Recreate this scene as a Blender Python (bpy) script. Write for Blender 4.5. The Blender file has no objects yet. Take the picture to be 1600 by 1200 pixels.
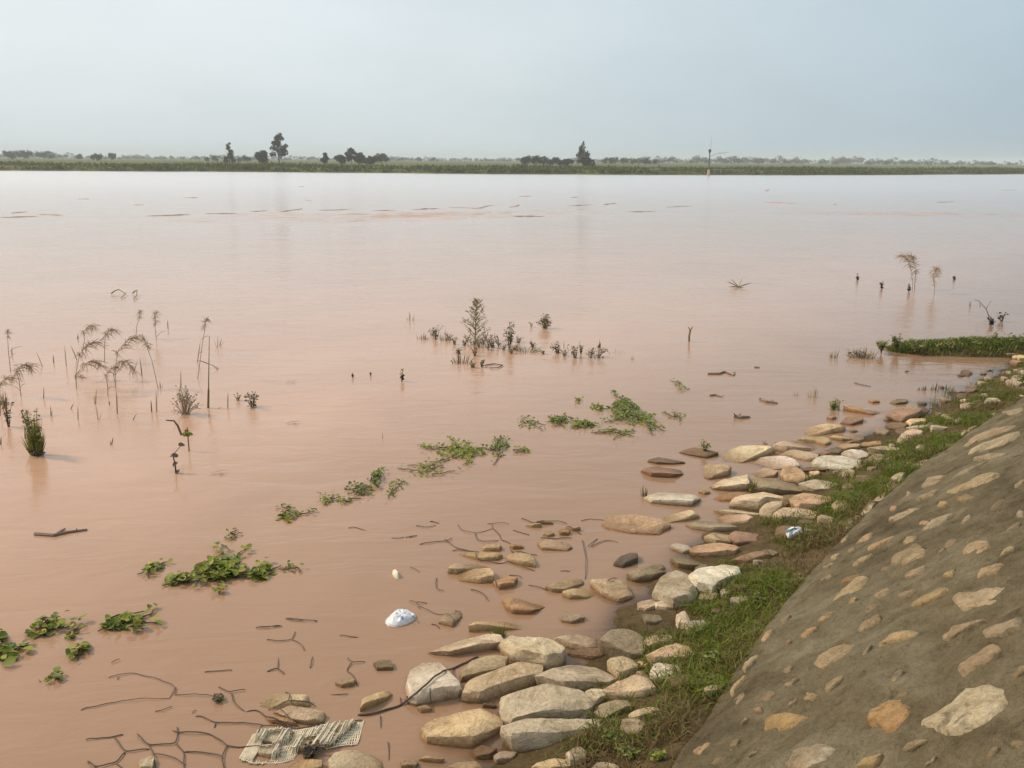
import bpy, math, random
import numpy as np
from mathutils import Vector, noise
from mathutils.bvhtree import BVHTree

sc = bpy.context.scene
col = sc.collection
R = math.radians
random.seed(7)
NP = np.random.default_rng(7)

# ------------------------------------------------------------------ camera
CAM_H = 2.45
FPX = 1443.0                      # focal length in pixels of the 1600 px wide photograph
PITCH = math.atan(350 / FPX)
ROLL = R(0.43)
f_ = Vector((0, math.cos(PITCH), -math.sin(PITCH)))
r0 = Vector((1, 0, 0)); u0 = Vector((0, math.sin(PITCH), math.cos(PITCH)))
r_ = r0 * math.cos(ROLL) + u0 * math.sin(ROLL)
u_ = u0 * math.cos(ROLL) - r0 * math.sin(ROLL)
CAM = Vector((0, 0, CAM_H))
cd = bpy.data.cameras.new("camera"); cam = bpy.data.objects.new("camera", cd); col.objects.link(cam)
from mathutils import Matrix
M = Matrix((( r_.x, u_.x, -f_.x, CAM.x), (r_.y, u_.y, -f_.y, CAM.y), (r_.z, u_.z, -f_.z, CAM.z), (0, 0, 0, 1)))
cam.matrix_world = M
cd.sensor_width = 36; cd.lens = 36 * FPX / 1600; cd.clip_start = 0.05; cd.clip_end = 9000
sc.camera = cam

# ------------------------------------------------------------------ light
SUN_TO = Vector((-0.72, 0.22, 0.62)).normalized()
sun_el = math.asin(SUN_TO.z); sun_az = math.atan2(SUN_TO.x, SUN_TO.y)
sd = bpy.data.lights.new("sun", 'SUN'); so = bpy.data.objects.new("sun", sd); col.objects.link(so)
sd.energy = 2.8; sd.angle = R(7); sd.color = (1.0, 0.82, 0.58)
so.rotation_euler = SUN_TO.to_track_quat('Z', 'Y').to_euler(); so.location = (-40, 10, 60)

w = bpy.data.worlds.new("World"); sc.world = w; w.use_nodes = True
nt = w.node_tree; nt.nodes.clear()
def N(t, **k):
    n = nt.nodes.new(t)
    for a, b in k.items(): setattr(n, a, b)
    return n
out = N('ShaderNodeOutputWorld')
sky = N('ShaderNodeTexSky', sky_type='NISHITA', sun_disc=False, sun_elevation=sun_el, sun_rotation=sun_az,
        air_density=1.0, dust_density=4.0, ozone_density=1.5)
bg1 = N('ShaderNodeBackground'); bg1.inputs[1].default_value = 0.07
nt.links.new(sky.outputs[0], bg1.inputs[0])
# thin high overcast over the clear sky: brighter towards the veiled sun, bluer away from it
tc = N('ShaderNodeTexCoord')
dt = N('ShaderNodeVectorMath', operation='DOT_PRODUCT'); nt.links.new(tc.outputs['Generated'], dt.inputs[0]); dt.inputs[1].default_value = SUN_TO
mr = N('ShaderNodeMapRange'); mr.inputs[1].default_value = -1; mr.inputs[2].default_value = 1; nt.links.new(dt.outputs['Value'], mr.inputs[0])
vr = N('ShaderNodeValToRGB'); e = vr.color_ramp.elements
VS = [(0.0, (0.36, 0.49, 0.59)), (0.44, (0.43, 0.56, 0.645)), (0.64, (0.70, 0.795, 0.83)), (0.78, (0.77, 0.85, 0.88)), (1.0, (1.10, 1.06, 1.0))]
while len(e) < len(VS): e.new(0.5)
for q, (p_, c_) in zip(e, VS): q.position = p_; q.color = (*c_, 1)
nt.links.new(mr.outputs[0], vr.inputs[0])
mp = N('ShaderNodeMapping'); mp.inputs[3].default_value = (1.2, 1.2, 3.5)
nt.links.new(tc.outputs['Generated'], mp.inputs[0])
ns = N('ShaderNodeTexNoise'); ns.inputs['Scale'].default_value = 1.6; ns.inputs['Detail'].default_value = 6; ns.inputs['Roughness'].default_value = 0.55
nt.links.new(mp.outputs[0], ns.inputs[0])
c2 = N('ShaderNodeValToRGB')
c2.color_ramp.elements[0].position = 0.36; c2.color_ramp.elements[0].color = (0.93, 0.945, 0.95, 1)
c2.color_ramp.elements[1].position = 0.68; c2.color_ramp.elements[1].color = (1.08, 1.06, 1.06, 1)
nt.links.new(ns.outputs[0], c2.inputs[0])
cr = N('ShaderNodeMix', data_type='RGBA', blend_type='MULTIPLY'); cr.inputs[0].default_value = 1.0
nt.links.new(vr.outputs[0], cr.inputs[6]); nt.links.new(c2.outputs[0], cr.inputs[7])
bg2 = N('ShaderNodeBackground'); bg2.inputs[1].default_value = 1.12
nt.links.new(cr.outputs[2], bg2.inputs[0])
mx = N('ShaderNodeMixShader'); mx.inputs[0].default_value = 0.80
nt.links.new(bg1.outputs[0], mx.inputs[1]); nt.links.new(bg2.outputs[0], mx.inputs[2])
nt.links.new(mx.outputs[0], out.inputs[0])

sc.view_settings.view_transform = 'Standard'; sc.view_settings.look = 'None'
sc.view_settings.exposure = 0.0; sc.view_settings.gamma = 1.0; sc.view_settings.use_curve_mapping = False
sc.render.engine = 'CYCLES'
sc.cycles.use_denoising = True
sc.cycles.volume_bounces = 1
sc.cycles.max_bounces = 8; sc.cycles.transparent_max_bounces = 16
sc.cycles.sample_clamp_indirect = 4

# ------------------------------------------------------------------ helpers
def raydir(u, v):
    return (f_ + r_ * ((u - 800) / FPX) - u_ * ((v - 600) / FPX))
def at(u, v, z=0.0):
    d = raydir(u, v)
    k = (z - CAM_H) / d.z
    return CAM + d * k
def at_dist(u, v, y):
    d = raydir(u, v); return CAM + d * (y / d.y)
def rng_at(p): return (Vector(p) - CAM).length

def tag(o, label=None, cat=None, group=None, kind=None):
    if label: o['label'] = label
    if cat: o['category'] = cat
    if group: o['group'] = group
    if kind: o['kind'] = kind
    return o
def empty(name, loc):
    o = bpy.data.objects.new(name, None); col.objects.link(o); o.location = loc
    o.empty_display_size = 0.1
    return o
def np_mesh(name, V, loops, totals, mat=None, smooth=False, colors=None, attr=None):
    me = bpy.data.meshes.new(name)
    V = np.asarray(V, dtype=np.float32); loops = np.asarray(loops, dtype=np.int32); totals = np.asarray(totals, dtype=np.int32)
    me.vertices.add(len(V)); me.vertices.foreach_set('co', V.ravel())
    me.loops.add(len(loops)); me.loops.foreach_set('vertex_index', loops)
    me.polygons.add(len(totals))
    st = np.zeros(len(totals), dtype=np.int32); st[1:] = np.cumsum(totals)[:-1]
    me.polygons.foreach_set('loop_start', st); me.polygons.foreach_set('loop_total', totals)
    me.polygons.foreach_set('use_smooth', np.full(len(totals), smooth, dtype=bool))
    me.update(calc_edges=True)
    if colors is not None:
        a = me.color_attributes.new('tint', 'FLOAT_COLOR', 'POINT')
        c = np.ones((len(V), 4), dtype=np.float32); c[:, :3] = colors; a.data.foreach_set('color', c.ravel())
    if attr is not None:
        for k, arr in attr.items():
            a = me.attributes.new(k, 'FLOAT', 'POINT'); a.data.foreach_set('value', np.asarray(arr, dtype=np.float32))
    if mat: me.materials.append(mat)
    return me
class MB:
    def __init__(s): s.v = []; s.f = []
    def add(s, vs, fs):
        o = len(s.v); s.v += [tuple(x) for x in vs]; s.f += [tuple(i + o for i in q) for q in fs]
    def tube(s, pts, r1, r2=None, n=5, cap=True):
        pts = [Vector(p) for p in pts]
        if r2 is None: r2 = r1
        m = len(pts); vs = []; up = Vector((0.3, 0.2, 1)).normalized()
        for i, p in enumerate(pts):
            t = (pts[min(i + 1, m - 1)] - pts[max(i - 1, 0)])
            if t.length < 1e-9: t = Vector((0, 0, 1))
            t.normalize()
            a = t.cross(up)
            if a.length < 0.05: a = t.cross(Vector((1, 0, 0)))
            a.normalize(); b = t.cross(a)
            k = i / max(1, m - 1); r = r1 + (r2 - r1) * k
            for j in range(n):
                an = 2 * math.pi * j / n
                vs.append(p + (a * math.cos(an) + b * math.sin(an)) * r)
        fs = []
        for i in range(m - 1):
            for j in range(n):
                fs.append((i * n + j, i * n + (j + 1) % n, (i + 1) * n + (j + 1) % n, (i + 1) * n + j))
        if cap:
            fs.append(tuple(range(n - 1, -1, -1))); fs.append(tuple((m - 1) * n + j for j in range(n)))
        s.add(vs, fs)
    def blade(s, base, tip, wd, sag=0.0, seg=4, side=None):
        base = Vector(base); tip = Vector(tip); d = tip - base
        if side is None:
            side = d.cross(Vector((random.uniform(-1, 1), random.uniform(-1, 1), 0.2)))
        if side.length < 1e-6: side = Vector((1, 0, 0))
        side = side.normalized(); vs = []; fs = []
        for i in range(seg + 1):
            k = i / seg
            p = base + d * k + Vector((0, 0, sag * 4 * k * (1 - k) * 0.5 + (-sag * k * k)))
            ww = wd * (1 - k) ** 0.6 * (0.6 + 0.8 * k if k < 0.5 else 1.0) * 0.5
            if i == seg: vs.append(p)
            else: vs += [p - side * ww, p + side * ww]
        for i in range(seg - 1): fs.append((2 * i, 2 * i + 1, 2 * i + 3, 2 * i + 2))
        fs.append((2 * seg - 2, 2 * seg - 1, 2 * seg)); s.add(vs, fs)
    def leaf(s, c, size, nrm, yaw):
        n = Vector(nrm).normalized(); a = n.cross(Vector((math.cos(yaw), math.sin(yaw), 0.01))).normalized(); b = n.cross(a)
        prof = [(-0.5, 0.0), (-0.42, 0.30), (-0.1, 0.46), (0.25, 0.34), (0.6, 0.0), (0.25, -0.34), (-0.1, -0.46), (-0.42, -0.30)]
        vs = [Vector(c) - n * size * 0.06] + [Vector(c) + b * (x * size) + a * (y * size) + n * (abs(y) * size * 0.25 - max(0, x) * size * 0.22) for x, y in prof]
        s.add(vs, [(0, i, i % 8 + 1) for i in range(1, 9)])
    def obj(s, name, mat, parent=None, loc=None, smooth=False, link=True):
        me = bpy.data.meshes.new(name)
        off = Vector(loc) if loc is not None else Vector((0, 0, 0))
        me.from_pydata([tuple(Vector(p) - off) for p in s.v], [], s.f); me.update()
        if smooth: me.polygons.foreach_set('use_smooth', [True] * len(me.polygons))
        if mat: me.materials.append(mat)
        o = bpy.data.objects.new(name, me)
        if link: col.objects.link(o)
        if parent is not None:
            o.parent = parent
            o.location = off - parent.location if loc is not None else -parent.location
        else: o.location = off
        return o

# ------------------------------------------------------------------ materials
def mat(name):
    m = bpy.data.materials.new(name); m.use_nodes = True; n = m.node_tree; b = n.nodes['Principled BSDF']; return m, n, b
def mk(n, t, **k):
    x = n.nodes.new(t)
    for a, b in k.items(): setattr(x, a, b)
    return x
def noise_node(n, scale, detail=5, rough=0.55, vec=None, dist=0.0):
    x = mk(n, 'ShaderNodeTexNoise'); x.inputs['Scale'].default_value = scale; x.inputs['Detail'].default_value = detail
    x.inputs['Roughness'].default_value = rough; x.inputs['Distortion'].default_value = dist
    if vec is not None: n.links.new(vec, x.inputs[0])
    return x
def ramp(n, src, stops):
    x = mk(n, 'ShaderNodeValToRGB'); e = x.color_ramp.elements
    while len(e) < len(stops): e.new(0.5)
    for q, (p, c) in zip(e, stops):
        q.position = p; q.color = (c[0], c[1], c[2], 1) if not isinstance(c, (int, float)) else (c, c, c, 1)
    n.links.new(src, x.inputs[0]); return x
def mul(n, a, b, typ='MULTIPLY', fac=1.0):
    x = mk(n, 'ShaderNodeMix', data_type='RGBA', blend_type=typ)
    if isinstance(fac, (int, float)): x.inputs[0].default_value = fac
    else: n.links.new(fac, x.inputs[0])
    for s, v in ((6, a), (7, b)):
        if isinstance(v, tuple): x.inputs[s].default_value = (*v, 1)
        else: n.links.new(v, x.inputs[s])
    return x.outputs[2]
def bump(n, b, h, strength, dist):
    x = mk(n, 'ShaderNodeBump'); x.inputs['Strength'].default_value = strength; x.inputs['Distance'].default_value = dist
    n.links.new(h, x.inputs['Height']); n.links.new(x.outputs[0], b.inputs['Normal']); return x

def rock_material(name='stone', smear=False):
    m, n, b = mat(name)
    oi = mk(n, 'ShaderNodeObjectInfo'); geo = mk(n, 'ShaderNodeNewGeometry')
    ad = mk(n, 'ShaderNodeVectorMath', operation='ADD')
    sc_ = mk(n, 'ShaderNodeVectorMath', operation='SCALE'); n.links.new(oi.outputs['Location'], sc_.inputs[0]); sc_.inputs['Scale'].default_value = 3.1
    n.links.new(geo.outputs['Position'], ad.inputs[0]); n.links.new(sc_.outputs[0], ad.inputs[1])
    a = noise_node(n, 7, 8, 0.68, ad.outputs[0], 0.9)
    c = ramp(n, a.outputs[0], [(0.28, (0.50, 0.44, 0.36)), (0.44, (0.86, 0.82, 0.75)), (0.56, (1.04, 1.02, 0.98)), (0.74, (1.26, 1.22, 1.15))])
    base = mul(n, mul(n, oi.outputs['Color'], (1.06, 0.97, 0.86)), c.outputs[0])
    sp = noise_node(n, 55, 5, 0.75, ad.outputs[0], 0.5)
    spc = ramp(n, sp.outputs[0], [(0.28, (0.42, 0.38, 0.33)), (0.42, (0.88, 0.86, 0.83)), (0.55, (1, 1, 1)), (0.75, (1.15, 1.14, 1.12))])
    base = mul(n, base, spc.outputs[0])
    st = noise_node(n, 4.2, 6, 0.65, ad.outputs[0], 1.2)
    stc = ramp(n, st.outputs[0], [(0.53, 0.0), (0.68, 0.55)])
    base = mul(n, base, (0.27, 0.175, 0.09), 'MIX', stc.outputs[0])
    # silt and wet line close to the flood water
    sx = mk(n, 'ShaderNodeSeparateXYZ'); n.links.new(geo.outputs['Position'], sx.inputs[0])
    wob = mk(n, 'ShaderNodeMath', operation='MULTIPLY_ADD'); n.links.new(a.outputs[0], wob.inputs[0]); wob.inputs[1].default_value = -0.05; n.links.new(sx.outputs[2], wob.inputs[2])
    wet = mk(n, 'ShaderNodeMapRange'); wet.inputs[1].default_value = -0.020; wet.inputs[2].default_value = 0.020; wet.inputs[3].default_value = 1; wet.inputs[4].default_value = 0
    n.links.new(wob.outputs[0], wet.inputs[0])
    wc = mul(n, base, (0.50, 0.40, 0.30)); base2 = mul(n, base, wc, 'MIX', wet.outputs[0])
    if smear:
        sm = noise_node(n, 13, 7, 0.7, geo.outputs['Position'], 1.0); smr = ramp(n, sm.outputs[0], [(0.52, 0.0), (0.64, 0.85)]); base2 = mul(n, base2, (0.165, 0.135, 0.085), 'MIX', smr.outputs[0])
    n.links.new(base2, b.inputs['Base Color'])
    rr = mk(n, 'ShaderNodeMapRange'); rr.inputs[3].default_value = 0.85; rr.inputs[4].default_value = 0.35; n.links.new(wet.outputs[0], rr.inputs[0]); n.links.new(rr.outputs[0], b.inputs['Roughness'])
    b.inputs['Specular IOR Level'].default_value = 0.3
    hb = mk(n, 'ShaderNodeMath', operation='ADD'); n.links.new(a.outputs[0], hb.inputs[0])
    h2 = mk(n, 'ShaderNodeMath', operation='MULTIPLY'); n.links.new(sp.outputs[0], h2.inputs[0]); h2.inputs[1].default_value = 0.35; n.links.new(h2.outputs[0], hb.inputs[1])
    bump(n, b, hb.outputs[0], 1.0, 0.045)
    return m
M_ROCK = rock_material(); M_SET = rock_material('set_stone', True)

def mortar_material():
    m, n, b = mat('mortar')
    g = mk(n, 'ShaderNodeNewGeometry')
    a = noise_node(n, 1.7, 6, 0.65, g.outputs['Position'], 0.8)
    c = ramp(n, a.outputs[0], [(0.30, (0.090, 0.067, 0.035)), (0.46, (0.148, 0.119, 0.069)), (0.60, (0.195, 0.165, 0.106)), (0.8, (0.245, 0.210, 0.145))])
    a2 = noise_node(n, 9, 6, 0.7, g.outputs['Position'], 0.4)
    c2 = ramp(n, a2.outputs[0], [(0.28, (0.38, 0.31, 0.22)), (0.43, (0.85, 0.83, 0.79)), (0.58, (1.0, 1.0, 1.0)), (0.75, (1.3, 1.28, 1.25))])
    base = mul(n, c.outputs[0], c2.outputs[0])
    a3 = noise_node(n, 70, 4, 0.7, g.outputs['Position'])
    c3 = ramp(n, a3.outputs[0], [(0.3, (0.7, 0.68, 0.64)), (0.5, (1, 1, 1)), (0.75, (1.16, 1.15, 1.12))])
    base = mul(n, base, c3.outputs[0])
    n.links.new(base, b.inputs['Base Color']); b.inputs['Roughness'].default_value = 0.9; b.inputs['Specular IOR Level'].default_value = 0.25
    h = mk(n, 'ShaderNodeMath', operation='MULTIPLY_ADD'); n.links.new(a3.outputs[0], h.inputs[0]); h.inputs[1].default_value = 0.3; n.links.new(a2.outputs[0], h.inputs[2])
    bump(n, b, h.outputs[0], 1.0, 0.05)
    return m
M_MORTAR = mortar_material()

def soil_material(name, stops, scale=3.0):
    m, n, b = mat(name); g = mk(n, 'ShaderNodeNewGeometry')
    a = noise_node(n, scale, 7, 0.65, g.outputs['Position'], 0.5); c = ramp(n, a.outputs[0], stops)
    a2 = noise_node(n, scale * 14, 4, 0.7, g.outputs['Position']); c2 = ramp(n, a2.outputs[0], [(0.3, 0.62), (0.55, 1.0), (0.8, 1.2)])
    n.links.new(mul(n, c.outputs[0], c2.outputs[0]), b.inputs['Base Color']); b.inputs['Roughness'].default_value = 0.95
    b.inputs['Specular IOR Level'].default_value = 0.15
    bump(n, b, a2.outputs[0], 0.8, 0.02); return m
M_SOIL = soil_material('bank_soil', [(0.3, (0.060, 0.040, 0.018)), (0.5, (0.10, 0.068, 0.032)), (0.7, (0.15, 0.10, 0.05))])

def plant_material(name, c1, c2, rough=0.6, attr=False, trans=0.25):
    m, n, b = mat(name)
    if attr:
        at_ = mk(n, 'ShaderNodeVertexColor', layer_name='tint'); base = at_.outputs[0]
    else:
        oi = mk(n, 'ShaderNodeObjectInfo'); g = mk(n, 'ShaderNodeNewGeometry')
        a = noise_node(n, 14, 3, 0.6, g.outputs['Position'])
        mm = mk(n, 'ShaderNodeMath', operation='ADD'); n.links.new(a.outputs[0], mm.inputs[0])
        m2 = mk(n, 'ShaderNodeMath', operation='MULTIPLY_ADD'); n.links.new(oi.outputs['Random'], m2.inputs[0]); m2.inputs[1].default_value = 0.5; m2.inputs[2].default_value = -0.25
        n.links.new(m2.outputs[0], mm.inputs[1])
        base = ramp(n, mm.outputs[0], [(0.3, c1), (0.7, c2)]).outputs[0]
    n.links.new(base, b.inputs['Base Color']); b.inputs['Roughness'].default_value = rough; b.inputs['Specular IOR Level'].default_value = 0.3
    if trans:
        t = mk(n, 'ShaderNodeBsdfTranslucent'); n.links.new(base, t.inputs[0]); mxs = mk(n, 'ShaderNodeMixShader'); mxs.inputs[0].default_value = trans
        o = n.nodes['Material Output']; n.links.new(b.outputs[0], mxs.inputs[1]); n.links.new(t.outputs[0], mxs.inputs[2]); n.links.new(mxs.outputs[0], o.inputs[0])
    return m
M_REED = plant_material('dry_reed', (0.30, 0.225, 0.15), (0.46, 0.36, 0.25))
M_WEED = plant_material('dull_weed', (0.17, 0.14, 0.06), (0.30, 0.25, 0.12))
M_DARK = plant_material('dark_weed', (0.065, 0.052, 0.042), (0.13, 0.11, 0.08))
M_GREEN = plant_material('green_blade', (0.14, 0.155, 0.03), (0.26, 0.26, 0.06))
M_VINE = plant_material('vine_leaf', (0.12, 0.165, 0.014), (0.30, 0.325, 0.035), 0.55)
M_YELLOW = plant_material('vine_leaf_yellow', (0.30, 0.26, 0.05), (0.42, 0.34, 0.09), 0.6)
M_VINE2 = plant_material('vine_leaf_dull', (0.14, 0.185, 0.06), (0.25, 0.27, 0.09), 0.5)
M_STEM = plant_material('brown_stem', (0.07, 0.045, 0.028), (0.14, 0.095, 0.06), 0.7, trans=0)
M_GRASS = plant_material('grass', None, None, 0.55, attr=True, trans=0.3)
M_LEAF = plant_material('tree_leaf', (0.030, 0.048, 0.026), (0.062, 0.088, 0.044), 0.6, trans=0.15)
M_TRUNK = plant_material('bark', (0.05, 0.04, 0.03), (0.10, 0.085, 0.065), 0.9, trans=0)

def simple(name, c, rough=0.6, metal=0.0):
    m, n, b = mat(name); g = mk(n, 'ShaderNodeNewGeometry'); a = noise_node(n, 25, 4, 0.6, g.outputs['Position'])
    q = ramp(n, a.outputs[0], [(0.3, tuple(x * 0.75 for x in c)), (0.7, tuple(min(1, x * 1.15) for x in c))])
    n.links.new(q.outputs[0], b.inputs['Base Color']); b.inputs['Roughness'].default_value = rough; b.inputs['Metallic'].default_value = metal
    return m
M_WIRE = simple('rusty_wire', (0.085, 0.058, 0.05), 0.75)
M_PLASTIC = simple('white_plastic', (0.74, 0.75, 0.77), 0.35)
M_BLUE = simple('blue_print', (0.16, 0.24, 0.45), 0.4)
M_TEAL = simple('teal_print_and_shade', (0.04, 0.16, 0.20), 0.4)
M_SACK = simple('woven_plastic', (0.66, 0.57, 0.42), 0.6)
M_WOOD = simple('wet_driftwood', (0.21, 0.15, 0.125), 0.7)
M_WOOD2 = simple('muddy_foam', (0.44, 0.27, 0.185), 0.8)
M_FOAM2 = simple('dark_flotsam', (0.21, 0.14, 0.10), 0.8)
M_POLE = simple('dark_pole', (0.06, 0.06, 0.065), 0.7)
M_CONC = simple('pale_footing', (0.52, 0.42, 0.28), 0.8)

# ------------------------------------------------------------------ terrain function: foot of the stone slope
FOOTPX = [(1000, 1280), (1050, 1195), (1100, 1120), (1140, 1072), (1175, 1010), (1230, 930), (1290, 868), (1345, 815), (1385, 768), (1425, 735), (1490, 690), (1600, 622)]
FOOT_Z = 0.20
FT = [at(u, v, FOOT_Z).to_2d() for u, v in FOOTPX]
# smooth, then go on straight at both ends
for _ in range(2):
    FT = [FT[0]] + [(FT[i - 1] + FT[i] * 2 + FT[i + 1]) / 4 for i in range(1, len(FT) - 1)] + [FT[-1]]
d0 = (FT[2] - FT[0]).normalized(); d1 = (FT[-1] - FT[-3]).normalized()
FT = [FT[0] - d0 * k for k in (9, 4, 1.5)] + FT + [FT[-1] + d1 * k for k in (2, 5, 10, 22, 60)]
FA = np.array([(p.x, p.y) for p in FT])
def sdist(X, Y):
    X = np.asarray(X, dtype=float); Y = np.asarray(Y, dtype=float)
    best = np.full(X.shape, 1e9); sg = np.ones(X.shape)
    for i in range(len(FA) - 1):
        ax, ay = FA[i]; bx, by = FA[i + 1]; dx, dy = bx - ax, by - ay; L = dx * dx + dy * dy
        t = np.clip(((X - ax) * dx + (Y - ay) * dy) / L, 0, 1)
        qx = X - (ax + t * dx); qy = Y - (ay + t * dy); D = qx * qx + qy * qy
        s = np.where(dx * qy - dy * qx >= 0, 1.0, -1.0)
        m = D < best; best = np.where(m, D, best); sg = np.where(m, s, sg)
    return np.sqrt(best) * sg          # positive on the water side
SPIT = at(1520, 548, 0.0)
SLOPE = math.tan(R(36))
def ground_np(X, Y):
    d = sdist(X, Y)
    z = np.interp(d, [-50, -0.02, 0.0, 0.30, 0.55, 0.9, 1.3, 2.0, 4.0, 9.0, 40], [0.15, 0.15, 0.185, 0.10, 0.045, -0.02, -0.09, -0.25, -0.8, -2.0, -2.0])
    z = z + 0.015 * np.sin(X * 9.1 + 1.3 * np.sin(Y * 5)) * np.cos(Y * 7.3)
    # low spit of grass lying in the water
    ex = X - SPIT.x; ey = Y - SPIT.y
    q = np.where(ex < 0, (ex / 1.15) ** 2, (ex / 4.0) ** 2) + (ey / 0.42) ** 2
    z = np.maximum(z, 0.12 - 0.13 * q)
    return z
def ground(x, y): return float(ground_np(np.array([x]), np.array([y]))[0])
def on_ground(u, v):
    z = 0.0
    for _ in range(12):
        p = at(u, v, z); z = 0.5 * z + 0.5 * max(0.0, ground(p.x, p.y))
    return at(u, v, z)

# ------------------------------------------------------------------ near ground (river bed, bank foot)
def axis(lo, hi, fine, f0, f1, g, cap):
    a = list(np.arange(f0, f1 + 1e-6, fine)); s = fine; x = f1
    while x < hi: s = min(s * g, cap); x += s; a.append(x)
    s = fine; x = f0; b = []
    while x > lo: s = min(s * g, cap); x -= s; b.append(x)
    return np.array(b[::-1] + a)
def grid_faces(nx, ny):
    i = np.arange(ny - 1)[:, None] * nx + np.arange(nx - 1)[None, :]
    return np.stack([i, i + 1, i + nx + 1, i + nx], -1).reshape(-1)
gx = axis(-60, 80, 0.045, -2.5, 6.5, 1.12, 4); gy = axis(-15, 90, 0.045, 2.2, 13.0, 1.12, 4)
X, Y = np.meshgrid(gx, gy); Z = ground_np(X, Y)
Z = Z + 0.012 * (NP.random(Z.shape) - 0.5)
me = np_mesh('river_bank_ground', np.stack([X, Y, Z], -1).reshape(-1, 3), grid_faces(len(gx), len(gy)), np.full((len(gx) - 1) * (len(gy) - 1), 4), M_SOIL, True)
o = bpy.data.objects.new('river_bank_ground', me); col.objects.link(o); tag(o, kind='structure')

# ------------------------------------------------------------------ the stone-set slope
def poly_resample(P, step):
    out = [P[0]]; acc = 0
    seg = []
    for a, b in zip(P[:-1], P[1:]):
        L = (b - a).length; n = max(1, int(L / step))
        for i in range(1, n + 1): out.append(a.lerp(b, i / n))
    return out
FP = [p for p in FT if -8 < p.y < 40]
FP = poly_resample(FP, 0.028)
for _ in range(90): FP = [FP[0]] + [(FP[i - 1] + FP[i] * 2 + FP[i + 1]) / 4 for i in range(1, len(FP) - 1)] + [FP[-1]]
UPD = []
for i in range(len(FP)):
    t = (FP[min(i + 1, len(FP) - 1)] - FP[max(0, i - 1)]).normalized(); UPD.append(Vector((t.y, -t.x)))
for _ in range(120): UPD = [UPD[0]] + [(UPD[i - 1] + UPD[i] * 2 + UPD[i + 1]).normalized() for i in range(1, len(UPD) - 1)] + [UPD[-1]]
KS = [-0.02, -0.012, 0.0] + list(np.arange(0.03, 1.92, 0.028)) + [2.0, 2.2, 2.6, 3.4]
ev = []; nk = len(KS)
for p, up in zip(FP, UPD):
    for j, k in enumerate(KS):
        q = p + up * k
        if j == 0: z = 0.02
        elif j == 1: z = FOOT_Z - 0.015
        else:
            kk = min(k, 1.95); z = FOOT_Z + kk * SLOPE + 0.02 * min(1, k / 0.1)
            P3 = Vector((q.x * 1.6, q.y * 1.6, z * 2))
            w_ = 1.0 if k < 1.9 else 0.4
            z += w_ * (0.022 * noise.noise(P3 * 1.3) + 0.016 * noise.noise(P3 * 3.7 + Vector((4, 1, 0))) + 0.015 * noise.noise(P3 * 9 + Vector((1, 7, 0))) + 0.009 * noise.noise(P3 * 21 + Vector((1, 7, 3))))
            if j == 2: z = FOOT_Z + 0.005 + 0.02 * noise.noise(P3 * 2.5)
        wob = 0.025 * noise.noise(Vector((p.x * 3, p.y * 3, 9.1))) if j < 4 else 0
        ev.append((q.x - up.x * wob, q.y - up.y * wob, z))
ev = np.array(ev); nP = len(FP)
# grid runs along the foot (rows) and up the slope (columns)
fl = grid_faces(nk, nP)
emb = empty('stone_embankment', (FP[200].x, FP[200].y, 0))
tag(emb, 'sloping grey brown mortar embankment set with flat pale stones', 'embankment')
me = np_mesh('mortar_slab', ev - np.array(emb.location), fl, np.full((nk - 1) * (nP - 1), 4), M_MORTAR, True)
o = bpy.data.objects.new('mortar_slab', me); col.objects.link(o); o.parent = emb
EMB_BVH = BVHTree.FromPolygons([tuple(v) for v in ev], [tuple(q) for q in fl.reshape(-1, 4)])

CROPS = {'A': (940, 620, 3.478), 'B': (640, 780, 4.444), 'C': (560, 940, 3.636), 'D': (880, 880, 3.636), 'E': (1160, 600, 3.636),
         'F': (1160, 880, 3.636), 'G': (100, 1000, 3.2), 'K': (1060, 380, 2.963), 'L': (0, 440, 3.333), 'M': (480, 440, 2.667),
         'T': (400, 680, 3.2), 'H': (0, 780, 2.857), 'P': (1080, 640, 6.667), 'Q': (1280, 560, 5.0), 'W': (920, 920, 6.667), 'S': (320, 1060, 5.714), 'X': (0, 0, 1.0)}
def cv(c, pts):
    x0, y0, s = CROPS[c]; return [(x0 + x / s, y0 + y / s) for x, y in pts]
def cp(c, x, y):
    x0, y0, s = CROPS[c]; return (x0 + x / s, y0 + y / s)

COLS = dict(cream=(0.64, 0.56, 0.42), white=(0.70, 0.67, 0.60), tan=(0.52, 0.42, 0.29), peach=(0.58, 0.42, 0.28), yellow=(0.64, 0.51, 0.31),
            orange=(0.57, 0.37, 0.20), grey=(0.48, 0.435, 0.355), brown=(0.29, 0.20, 0.125), olive=(0.32, 0.275, 0.18), red=(0.36, 0.235, 0.165),
            lilac=(0.66, 0.63, 0.60), dark=(0.15, 0.125, 0.10), pink=(0.60, 0.47, 0.37), ghost=(0.52, 0.42, 0.30))
def resample_closed(W, n, cut=0.14):
    # rounded closed outline with n points
    P = [Vector(p) for p in W]; m = len(P)
    for _ in range(1):
        Q = []
        for i in range(m):
            a, b = P[i], P[(i + 1) % m]; Q += [a.lerp(b, cut), a.lerp(b, 1 - cut)]
        P = Q; m = len(P)
    L = [0]
    for i in range(m): L.append(L[-1] + (P[(i + 1) % m] - P[i]).length)
    out = []
    for k in range(n):
        s = L[-1] * k / n; i = max(j for j in range(m) if L[j] <= s)
        t = (s - L[i]) / max(1e-9, L[i + 1] - L[i]); out.append(P[i].lerp(P[(i + 1) % m], t))
    return out
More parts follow.
